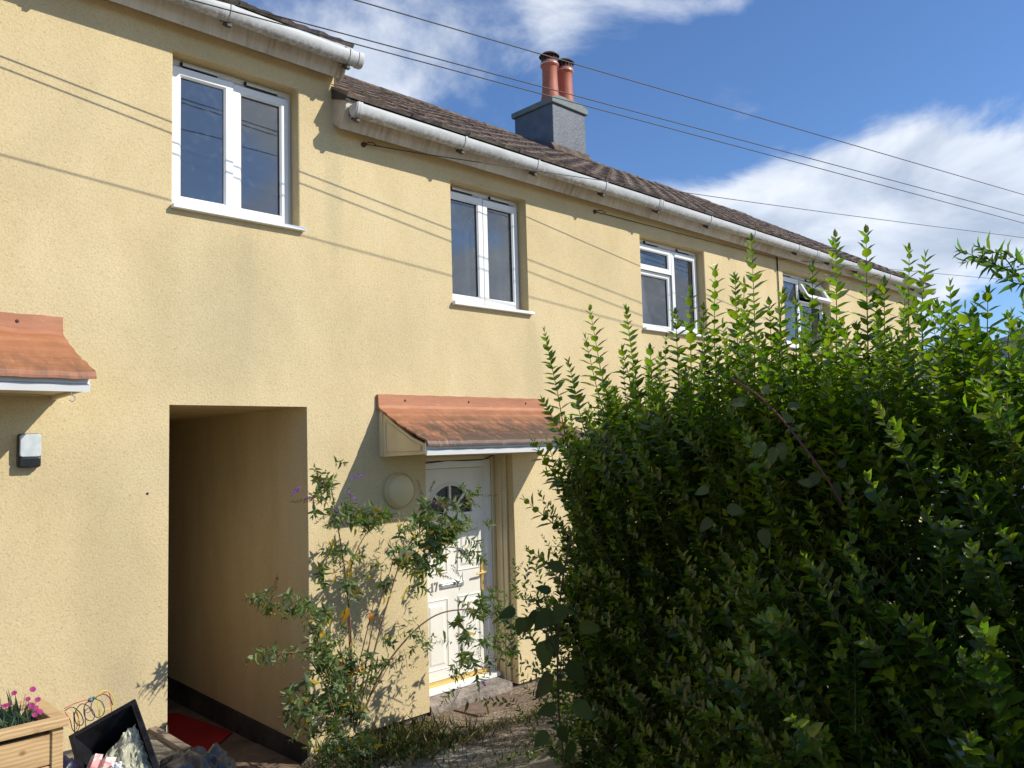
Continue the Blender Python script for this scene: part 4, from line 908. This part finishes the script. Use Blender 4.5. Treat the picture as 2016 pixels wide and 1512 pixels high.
# ================================================================== PRIVET HEDGE
def privet():
    e = empty('privet_hedge', (2.9, -3.4, .3)); tag(e, 'big overgrown privet hedge with upright shoots filling the right of the picture', 'hedge')
    fo = Foliage()
    # spine of the hedge, a band behind the face line
    A = np.array([2.12, -4.80]); B = np.array([3.09, -2.46]); dirv = unit(B-A); nrm = np.array([-dirv[1], dirv[0]])     # nrm points to the camera side (-x,+y)
    Lh = np.linalg.norm(B-A); TH = .95
    def top(s): return 2.10+.06*math.sin(min(1, max(0, s))*math.pi)-.16*max(0, s-.62)
    thf = lambda s: .50+.50*min(1, max(0, s/.5))-.10*math.sin(s*9)*.3
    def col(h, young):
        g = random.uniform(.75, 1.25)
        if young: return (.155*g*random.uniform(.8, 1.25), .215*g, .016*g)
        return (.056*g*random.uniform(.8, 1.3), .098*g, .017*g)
    nsh = 0
    def addshoot(p, d, ln, L, young, bend=.25):
        nonlocal nsh; nsh += 1
        d = unit(np.asarray(d, float)); p = np.asarray(p, float); side = np.array([random.uniform(-1, 1), random.uniform(-1, 1), 0])*bend*.25
        pts = [p]
        for k in range(1, 5):
            u = k/4; pts.append(p+d*ln*u+np.array([0, 0, bend*.35*ln*u*u])+side*ln*u*u)
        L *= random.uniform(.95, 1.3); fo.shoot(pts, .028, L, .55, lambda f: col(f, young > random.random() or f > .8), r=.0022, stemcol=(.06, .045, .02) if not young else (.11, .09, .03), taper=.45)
    def sp(s, t):  # s along (0..1) from near to far, t thickness 0 at face
        q = A+dirv*Lh*s-nrm*(TH*t*thf(s)+1.25*max(0, (.45-s)/.45)**2); return q
    # face shoots (towards the viewer and up)
    for i in range(2050):
        s = random.uniform(-.03, 1.0); z = random.uniform(.45, 1)**1.0*0+random.uniform(.5, top(s)); t = random.uniform(0, .30)**1.0
        if s < .4 and z > 1.7 and random.random() < .35: continue
        wob = .10*math.sin(s*11+z*3)+.06*math.sin(z*9+s*4)
        q = sp(s, t)+nrm*wob; d = np.array([nrm[0]*random.uniform(.1, .9), nrm[1]*random.uniform(.1, .9), random.uniform(.5, 1.2)])
        lp = .20*max(0, 1-z/1.2)
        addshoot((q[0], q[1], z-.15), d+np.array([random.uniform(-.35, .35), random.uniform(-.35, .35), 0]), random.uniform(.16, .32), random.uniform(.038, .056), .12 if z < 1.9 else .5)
    # far end face (left silhouette in the picture), leaning outwards
    for i in range(560):
        t = random.uniform(0, .95); z = random.uniform(.35, top(1.0)-.02); q = sp(1.0, t)+dirv*(.10*math.sin(z*5+t*4)-.05+random.uniform(-.14, .04))
        d = np.array([dirv[0]*.35+nrm[0]*.2, dirv[1]*.35+nrm[1]*.2, random.uniform(.4, 1.2)])
        addshoot((q[0], q[1], z-.12), d+np.random.uniform(-.3, .3, 3)*np.array([1, 1, 0]), random.uniform(.16, .36), random.uniform(.034, .05), .15)
    # top: upright shoots
    for i in range(980):
        s = random.uniform(-.03, 1.03); t = random.uniform(0, 1); q = sp(s, t); z = top(s)-random.uniform(.05, .40)
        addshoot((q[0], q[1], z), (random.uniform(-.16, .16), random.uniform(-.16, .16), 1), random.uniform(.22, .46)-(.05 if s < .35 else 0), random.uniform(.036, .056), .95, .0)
    # back and inner layers, so daylight does not pour through
    for i in range(620):
        s = random.uniform(.0, 1.0)**.85; t = random.uniform(.35, 1.05); q = sp(s, t); z = random.uniform(.4, top(s)-.35)
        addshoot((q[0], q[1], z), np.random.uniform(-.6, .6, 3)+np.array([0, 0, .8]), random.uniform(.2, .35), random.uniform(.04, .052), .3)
    for i in range(800):       # dense skirt of the near end
        s = random.uniform(-.02, .58); t = random.uniform(.02, 1.0); q = sp(s, t); z = random.uniform(.35, 1.62)
        addshoot((q[0], q[1], z), np.array([random.uniform(-.7, .4), random.uniform(-.6, .6), .8]), random.uniform(.18, .34), random.uniform(.042, .056), .25)
    # tall leaders that show against wall and sky, placed where the photograph has them
    TL = [(1072, 655, 1120, 900, 4.15), (1120, 715, 1165, 900, 4.1), (1162, 612, 1215, 850, 4.1), (1153, 668, 1200, 850, 4.0), (1233, 612, 1262, 800, 4.0), (1225, 692, 1250, 800, 3.9), (1300, 705, 1305, 800, 3.9), (1330, 620, 1338, 800, 3.7), (1357, 577, 1362, 800, 3.7),
          (1408, 534, 1415, 800, 3.6), (1447, 550, 1452, 800, 3.5), (1480, 475, 1486, 780, 3.5), (1466, 560, 1470, 780, 3.4), (1540, 580, 1538, 780, 3.4), (1600, 525, 1598, 780, 3.3), (1645, 468, 1646, 760, 3.3), (1705, 460, 1710, 740, 3.15), (1660, 640, 1668, 760, 3.1), (1790, 496, 1790, 720, 3.1), (1822, 508, 1818, 720, 3.0),
          (1870, 565, 1868, 720, 2.9), (1945, 580, 1942, 740, 2.75), (1990, 625, 1990, 740, 2.6), (1565, 600, 1566, 760, 3.4), (1035, 985, 1100, 1040, 3.9), (1045, 1085, 1110, 1130, 3.8), (1050, 870, 1110, 960, 4.0), (1078, 870, 1120, 980, 4.0), (1070, 790, 1130, 900, 4.05), (1900, 610, 1900, 760, 2.7), (1740, 560, 1742, 740, 3.1), (1280, 690, 1290, 800, 3.9), (1385, 610, 1390, 800, 3.6), (1515, 600, 1518, 800, 3.4)]
    for x0, y0, x1, y1, dist in TL:
        tip = np.array(atd(x0, y0, dist*.93)); base = np.array(atd(x1, y1, dist*.93)); mid = (tip+base)/2+np.random.uniform(-.012, .012, 3)
        fo.shoot([base, base*.5+mid*.5, mid, mid*.5+tip*.5, tip], .033, .070, .56, lambda f: col(f, f > random.uniform(.0, .5)), r=.003, stemcol=(.12, .10, .035), taper=.5)
    fo.build('foliage', e, T_PRIVET, LEAF)
    # woody framework
    br = MB()
    for i in range(60):
        s = random.uniform(0, 1); t = random.uniform(.15, .8); q = sp(s, t); q2 = sp(min(1, max(0, s+random.uniform(-.1, .1))), random.uniform(.05, .9)); z1 = random.uniform(1.4, 2.3)
        br.tube([(q[0], q[1], .2), ((q[0]+q2[0])/2+random.uniform(-.05, .05), (q[1]+q2[1])/2, z1*.5), (q2[0], q2[1], z1)], [.016, .010, .004], 6, (.075, .06, .045))
    br.build('branches', STEM, e, smooth=True, colattr=True)
    # lower garden shrub behind it that throws the shade on the path
    f2 = Foliage(); e2 = empty('privet_bush', (4.4, -2.1, .2)); tag(e2, 'lower privet bush behind the tall hedge, near the path', 'bush')
    for i in range(700):
        x = random.uniform(3.35, 5.2); y = -2.05+random.gauss(0, .22); z = random.uniform(.15, 1.45-.25*abs(x-4.2)); d = np.random.uniform(-.7, .7, 3)+np.array([0, 0, .8]); d = unit(d); p = np.array([x, y, z]); ln = random.uniform(.16, .3)
        f2.shoot([p, p+d*ln*.5, p+d*ln], .03, .045, .46, lambda f: col(f, .2 > random.random()), r=.002)
    f2.st = MB(); f2.build('foliage', e2, T_PRIVET, LEAF)
    tr = MB(); tr.tube([(4.3, -2.1, .0), (4.32, -2.08, .5), (4.25, -2.05, 1.0)], [.03, .022, .008], 8, (.075, .06, .045)); tr.build('trunk', STEM, e2, smooth=True, colattr=True)
    print('privet shoots', nsh, 'leaves', len(fo.P))
privet()

# ================================================================== OTHER PLANTS
def pxcurve(pp, y): return [np.array(at(x, yy, y if not isinstance(y, (list, tuple)) else y[i])) for i, (x, yy) in enumerate(pp)]
def catmull(P, k=5):
    out = []
    for i in range(len(P)-1):
        p0, p1, p2, p3 = P[max(i-1, 0)], P[i], P[i+1], P[min(i+2, len(P)-1)]
        for j in range(k):
            t = j/k; out.append(.5*((2*p1)+(p2-p0)*t+(2*p0-5*p1+4*p2-p3)*t*t+(3*p1-p0-3*p2+p3)*t**3))
    return out+[P[-1]]
def buddleia():
    e = empty('buddleia_bush', (3.2, -.4, 0)); tag(e, 'leggy buddleia with grey-green and yellow leaves and purple flower spikes by the white door', 'shrub')
    fo = Foliage(); yl = Foliage(); SCOL = (.16, .085, .05)
    def gcol(f=0):
        g = random.uniform(.65, 1.3); return (.115*g, .165*g, .05*g) if random.random() < .5 else (.185*g, .225*g, .125*g)
    def ycol(): g = random.uniform(.7, 1.2); return (.50*g, .34*g, .03*g) if random.random() < .7 else (.30*g, .16*g, .03*g)
    base = (700, 1440)
    S = [([(690, 1430), (692, 1330), (690, 1240), (680, 1130), (664, 1030), (652, 960)], -.46, .008), ([(700, 1430), (735, 1290), (765, 1180), (800, 1080), (850, 1030), (905, 990)], -.50, .007), ([(705, 1430), (745, 1335), (790, 1270), (840, 1222), (890, 1202), (960, 1203), (1010, 1222)], [-.45, -.5, -.55, -.6, -.65, -.7, -.72], .008),
         ([(680, 1430), (650, 1330), (620, 1250), (575, 1180), (520, 1180)], -.55, .006), ([(670, 1440), (640, 1350), (600, 1290), (560, 1285), (520, 1280)], -.60, .005), ([(665, 1440), (625, 1400), (590, 1370), (550, 1370)], -.60, .004), ([(700, 1430), (720, 1310), (735, 1230), (760, 1150), (775, 1100)], -.42, .006),
         ([(690, 1430), (700, 1340), (735, 1190), (733, 1190)], -.38, .005), ([(690, 1400), (688, 1270), (686, 1160), (700, 1090), (740, 1030), (800, 1020)], -.44, .006), ([(695, 1430), (730, 1370), (760, 1320), (780, 1290)], -.5, .004), ([(700, 1440), (675, 1300), (650, 1200), (640, 1170)], -.5, .004)]
    curves = []
    for pp, y, r in S:
        C_ = catmull(pxcurve(pp, y)); curves.append(C_); fo.st.tube([tuple(p) for p in C_], [r*(1-.6*i/len(C_)) for i in range(len(C_))], 6, SCOL, cap=False)
    def tw(c, spread, n, ln=.12, L=.05, y=-.5, droop=0.0, yellow=.14, yj=.12):
        n = max(4, int(n*.8)); L *= 1.12
        for i in range(n):
            x = random.gauss(c[0], spread[0]); yy = random.gauss(c[1], spread[1])
            if math.hypot(x-868, (yy-1150)*.9) < 40: yy -= 75
            p = np.array(at(x, yy, y+random.uniform(-yj, yj)))
            d = unit(np.array([random.gauss(0, .7), random.gauss(0, .6), random.gauss(.25-droop, .5)])); l_ = ln*random.uniform(.7, 1.6)
            fo.shoot([p, p+d*l_*.5, p+d*l_+np.array([0, 0, -.03])], .023, L*1.3*random.uniform(.7, 1.15), .46, lambda f: ycol() if random.random() < yellow*.5 else gcol(), spread=1.05, r=.0013, stemcol=(.16, .15, .09), taper=.75, up=-.28, jitter=.6)
    tw((640, 965), (16, 22), 20, .10, .042, -.46); tw((680, 1010), (28, 18), 20, .10, .048, -.46); tw((660, 1095), (16, 14), 12, .11, .05, -.46); tw((745, 1025), (32, 14), 20, .10, .045, -.44)
    tw((865, 1045), (38, 28), 54, .10, .05, -.52); tw((845, 1110), (26, 26), 30, .10, .048, -.5); tw((930, 985), (24, 14), 16, .08, .03, -.52); tw((830, 1060), (30, 20), 18, .10, .048, -.5); tw((800, 1110), (16, 18), 12, .1, .05, -.5)
    tw((950, 1250), (32, 28), 44, .09, .046, -.70, .5); tw((905, 1300), (10, 40), 12, .09, .052, -.68, .5); tw((1000, 1190), (22, 12), 10, .08, .036, -.70); tw((990, 1150), (15, 18), 8, .08, .03, -.70)
    tw((545, 1180), (22, 12), 12, .09, .045, -.58); tw((610, 1210), (24, 16), 14, .1, .05, -.55); tw((560, 1285), (26, 12), 14, .09, .042, -.6); tw((600, 1380), (26, 12), 13, .09, .045, -.6); tw((640, 1290), (22, 34), 34, .1, .046, -.52)
    tw((660, 1400), (32, 50), 85, .1, .044, -.52, yj=.2); tw((690, 1340), (30, 40), 40, .1, .044, -.48); tw((700, 1180), (36, 28), 12, .09, .045, -.46); tw((800, 1250), (26, 18), 14, .07, .036, -.58); tw((750, 1330), (26, 28), 16, .07, .036, -.5); tw((690, 1470), (55, 16), 45, .09, .042, -.6, yj=.2); tw((830, 1265), (12, 8), 8, .06, .034, -.6)
    # single leaves hanging from the arch, larger
    for (x, y, L, c) in ((872, 1240, .10, (.07, .10, .02)), (690, 1115, .085, (.42, .28, .03)), (686, 1200, .12, (.40, .24, .03)), (735, 1210, .07, (.45, .20, .03)), (757, 1175, .06, (.45, .35, .04)), (698, 1310, .10, (.48, .27, .03)), (672, 1300, .09, (.45, .20, .03)), (710, 1310, .08, (.5, .25, .03)), (800, 1160, .08, (.5, .36, .04)), (788, 1080, .08, (.5, .38, .04)), (655, 1060, .07, (.5, .4, .05)), (700, 1040, .06, (.5, .4, .05)), (645, 1210, .09, (.5, .36, .03)), (815, 1030, .05, (.5, .42, .05)), (825, 1140, .06, (.45, .36, .04)), (745, 1020, .06, (.45, .42, .05)), (660, 1130, .07, (.35, .22, .03)), (925, 1245, .06, (.05, .09, .02)), (920, 1380, .10, (.06, .06, .04)), (850, 1255, .045, (.4, .3, .05)), (915, 1195, .05, (.45, .35, .04))):
        for k in range(3 if c[0] > .2 else 1):
            p = at(x+random.uniform(-10, 10)*(k > 0), y+random.uniform(-12, 12)*(k > 0), -.5 if x < 850 else -.66); yl.leaf(np.array(p), (random.gauss(0, .25), random.gauss(0, .25), -1), (random.gauss(0, .6), -1, .1), L*(1 if k == 0 else .7), L*.36, tuple(q*random.uniform(.8, 1.15) for q in c))
    fo.build('foliage', e, T_LANCE, LEAFM); yl.build('yellow_leaves', e, T_LANCE, LEAFM)
    # flower spikes: purple ones and spent brown ones
    def spike(p0, p1, y, col, n=60, nm='flower_spike', thick=.015):
        a, b_ = np.array(at(*p0, y)), np.array(at(*p1, y)); fl = Foliage(); fl.st.tube([tuple(a), tuple(b_)], .0015, 4, (.12, .09, .05))
        for i in range(n):
            u = i/n; r = thick*(1-.75*u); o = unit(np.random.normal(0, 1, 3)); g = random.uniform(.6, 1.3)
            fl.leaf(a*(1-u)+b_*u+o*r*.4, o+unit(b_-a)*.3, np.random.normal(0, 1, 3), .008+r*.5, .0045, tuple(min(1, q*g) for q in col))
        k = leaves_mesh(nm, fl.P, fl.D, fl.N, fl.L, fl.W, fl.C, T_PRIVET, PETAL, e)
    PU = (.30, .11, .48); BR = (.13, .075, .045)
    for a, b_, y, c in (((690, 940), (719, 934), -.46, PU), ((682, 968), (704, 985), -.46, PU), ((575, 972), (592, 960), -.5, PU), ((622, 990), (600, 975), -.48, PU), ((655, 1000), (668, 1012), -.46, PU), ((700, 1022), (712, 1020), -.46, PU), ((610, 985), (570, 988), -.5, BR), ((640, 960), (622, 925), -.48, BR), ((650, 1010), (620, 1030), -.46, BR), ((655, 1020), (645, 1040), -.46, BR),
                       ((900, 1080), (918, 1088), -.56, PU), ((830, 975), (822, 945), -.5, BR), ((845, 970), (856, 945), -.5, BR), ((870, 990), (905, 975), -.52, BR), ((930, 975), (980, 975), -.52, (.16, .12, .06)), ((880, 1000), (850, 985), -.52, (.22, .12, .24)), ((900, 1050), (940, 1040), -.54, BR), ((890, 1115), (905, 1135), -.54, BR), ((860, 1130), (890, 1140), -.54, BR), ((1000, 1255), (1012, 1272), -.70, PU), ((905, 1350), (895, 1380), -.66, PU), ((950, 1340), (955, 1350), -.68, PU),
                       ((940, 1280), (955, 1325), -.72, BR), ((985, 1280), (980, 1320), -.70, BR), ((1015, 1130), (1030, 1105), -.70, BR), ((1035, 1135), (1042, 1128), -.74, PU), ((530, 1180), (492, 1185), -.58, BR), ((540, 1160), (548, 1130), -.58, BR), ((540, 1290), (510, 1270), -.6, BR), ((750, 1215), (755, 1235), -.5, (.3, .22, .22)), ((835, 1110), (825, 1140), -.5, BR)):
        spike(a, b_, y, c, 70)
buddleia()

def weeds():
    fo = Foliage()
    def z_(x, y): return gz(x, y)+.01
    for i in range(3600):
        r_ = random.random()
        if r_ < .55: x = random.gauss(3.35, .30); y = -abs(random.gauss(.35, .25))-.05
        elif r_ < .85: x = random.uniform(3.3, 4.7); y = -.62-.30*(x-3.3)*.55+random.gauss(0, .07)
        else: x = random.uniform(3.0, 4.9); y = random.uniform(-1.7, -.9)
        h = random.uniform(.03, .13)*(1.0 if r_ < .55 else .5); d = np.array([random.gauss(0, .55), random.gauss(0, .55), 1.0]); g = random.uniform(.5, 1.3)
        c = (.07*g, .095*g, .026*g) if random.random() < .58 else (.27*g, .215*g, .11*g)
        fo.leaf((x, y, z_(x, y)), d, (random.uniform(-1, 1), random.uniform(-1, 1), .1), h, .0032 if random.random() < .75 else h*.22, c)
    o = leaves_mesh('weeds', fo.P, fo.D, fo.N, fo.L, fo.W, fo.C, T_LANCE, LEAFM); tag(o, 'low grass and weeds growing along the wall foot and across the path', 'weeds', kind='stuff')
    f = Foliage(); e = empty('strappy_plant', (3.02, -.55, 0)); tag(e, 'clump of arching strap-leaved plant at the passage corner', 'plant')
    m = MB()
    for i in range(34):
        a = random.uniform(math.pi*.55, math.pi*1.5); ln = random.uniform(.22, .42); b0 = Vector((2.98+random.uniform(-.05, .05), -.62+random.uniform(-.06, .06), .0)); d = Vector((math.cos(a), math.sin(a), 0)); w = random.uniform(.005, .009); side = Vector((-d.y, d.x, 0))*w
        g = random.uniform(.7, 1.3); col = (.09*g, .115*g, .035*g) if random.random() < .75 else (.26*g, .20*g, .10*g); vs = []; n = 8; cv = random.uniform(1.0, 1.5)
        for k in range(n+1):
            t = k/n; p = b0+d*ln*t*.9+Vector((0, 0, ln*(cv*t-1.25*t*t))); ww = side*(1-t**2.5); vs += [p-ww, p+ww+Vector((0, 0, .001))]
        m.add(vs, [(2*k, 2*k+1, 2*k+3, 2*k+2) for k in range(n)], col)
    m.build('leaves', LEAFM, e, smooth=True, colattr=True)
weeds()
def sapling():
    e = empty('broadleaf_sapling', (2.0, -3.3, .45)); tag(e, 'thin sapling with big ovate leaves in front of the hedge at its lower left', 'sapling')
    fo = Foliage(); D0 = 3.0
    def C_(f=0): g = random.uniform(.7, 1.3); return (.045*g, .065*g, .014*g)
    st = [([(1115, 1530), (1100, 1400), (1098, 1280), (1105, 1160), (1125, 1050)], 3.05), ([(1100, 1300), (1080, 1230), (1055, 1180), (1030, 1215)][:3], 3.0)]
    for pp, d in st:
        P = catmull([np.array(atd(x, y, d)) for x, y in pp]); fo.st.tube([tuple(p) for p in P], .004, 6, (.05, .035, .02), cap=False)
    for (x, y, L, dx, dz) in ((1085, 1200, .10, -.6, -.7), (1062, 1205, .07, -.7, -.6), (1030, 1215, .075, -.3, -1), (1015, 1200, .07, -.9, -.2), (1045, 1215, .075, -.5, -.7), (1110, 1190, .09, -.3, -.8), (1072, 1260, .11, -.3, -1), (1085, 1250, .09, .3, -.8), (1090, 1330, .12, -.7, -.7), (1100, 1340, .09, .6, -.6), (1078, 1440, .08, -.5, -.8), (1100, 1430, .08, .4, -.8), (1110, 1120, .07, -.8, .1), (1085, 1165, .06, -.9, .4), (1120, 1300, .11, .6, -.7), (1130, 1380, .10, .5, -.7), (1140, 1230, .09, .7, -.4), (1095, 1390, .08, -.8, -.3), (1120, 1460, .09, .2, -1)):
        p = np.array(atd(x, y, 3.0+random.uniform(-.08, .05))); d = CR*dx+np.array([0, 0, dz])+np.random.uniform(-.2, .2, 3); fo.leaf(p, d, -CF+np.random.uniform(-.5, .5, 3)+np.array([0, 0, .4]), L, L*.62, C_())
    fo.build('foliage', e, T_OVATE, LEAFM)
sapling()
def bramble():
    e = empty('bramble', (2.4, -3.6, .8)); tag(e, 'bramble spray with pale, holed leaves climbing over the hedge face', 'bramble')
    fo = Foliage(); P = catmull([np.array(atd(x, y, d)) for x, y, d in ((1440, 745, 2.72), (1500, 785, 2.6), (1560, 850, 2.52), (1620, 930, 2.48), (1670, 1010, 2.5))])
    fo.st.tube([tuple(p) for p in P], .0035, 6, (.10, .03, .03), cap=False)
    for (x, y, L, dx, dz) in ((1470, 790, .065, -1, -.1), (1500, 775, .05, .6, .6), (1525, 880, .07, -.3, -1), (1550, 800, .055, 1, .1), (1535, 870, .075, .2, -1), (1505, 870, .07, -.7, -.9), (1610, 930, .07, -.5, -.8), (1640, 950, .085, .4, -1), (1650, 920, .05, .6, .5), (1600, 950, .055, -1, .0), (1560, 830, .05, -.5, .4), (1395, 960, .06, -.6, -.3), (1430, 1000, .08, .9, -.2), (1400, 1020, .07, -.5, -.6), (1500, 1040, .08, .2, -.8)):
        g = random.uniform(.75, 1.2); p = np.array(atd(x, y, 2.50 if x > 1450 else 2.65)); fo.leaf(p, CR*dx+np.array([0, 0, dz]), -CF+np.random.uniform(-.5, .5, 3)+np.array([0, 0, .3]), L*.85, L*.5, (.075*g, .095*g, .035*g))
    fo.build('foliage', e, T_OVATE, LEAFM)
bramble()
def overhang():
    e = empty('overhanging_branch', tuple(atd(2100, 560, 2.7))); tag(e, 'leafy branch with narrow leaves reaching in from the right edge against the sky', 'branch')
    fo = Foliage(); C_ = lambda f: (.12*random.uniform(.7, 1.3), .19*random.uniform(.8, 1.2), .04)
    for pp, d in (([(2110, 585), (2040, 555), (1990, 535), (1945, 515), (1893, 494)], 2.55), ([(2000, 540), (1975, 505), (1930, 487)], 2.57), ([(2060, 560), (2020, 525), (1985, 500)], 2.53), ([(1960, 520), (1935, 505), (1905, 515)], 2.55), ([(2050, 560), (2010, 560), (1975, 548)], 2.55)):
        P = catmull([np.array(atd(x, y, d+random.uniform(-.02, .02))) for x, y in pp], 3); fo.shoot(P, .026, .058, .34, C_, spread=.85, r=.0028, stemcol=(.06, .05, .03), taper=.25, up=-.05)
    fo.build('foliage', e, T_LANCE, LEAF, 'stem')
overhang()
# a far neighbour glimpsed through the hedge top
nb = empty('white_bungalow', (30, -2, 0)); tag(nb, 'low white building far behind the hedge top', 'building')
b = MB(); b.box((27, -3.5, -.2), (36, 6, 3.9)); b.build('wall', mat('white_render', (.75, .76, .78), .8), nb)
b = MB(); b.prism([(-3.9, 3.9), (6.4, 3.9), (1.25, 4.9)], 26.6, 36.4); b.build('roof', mat('pale_slate', (.30, .31, .33), .8), nb)
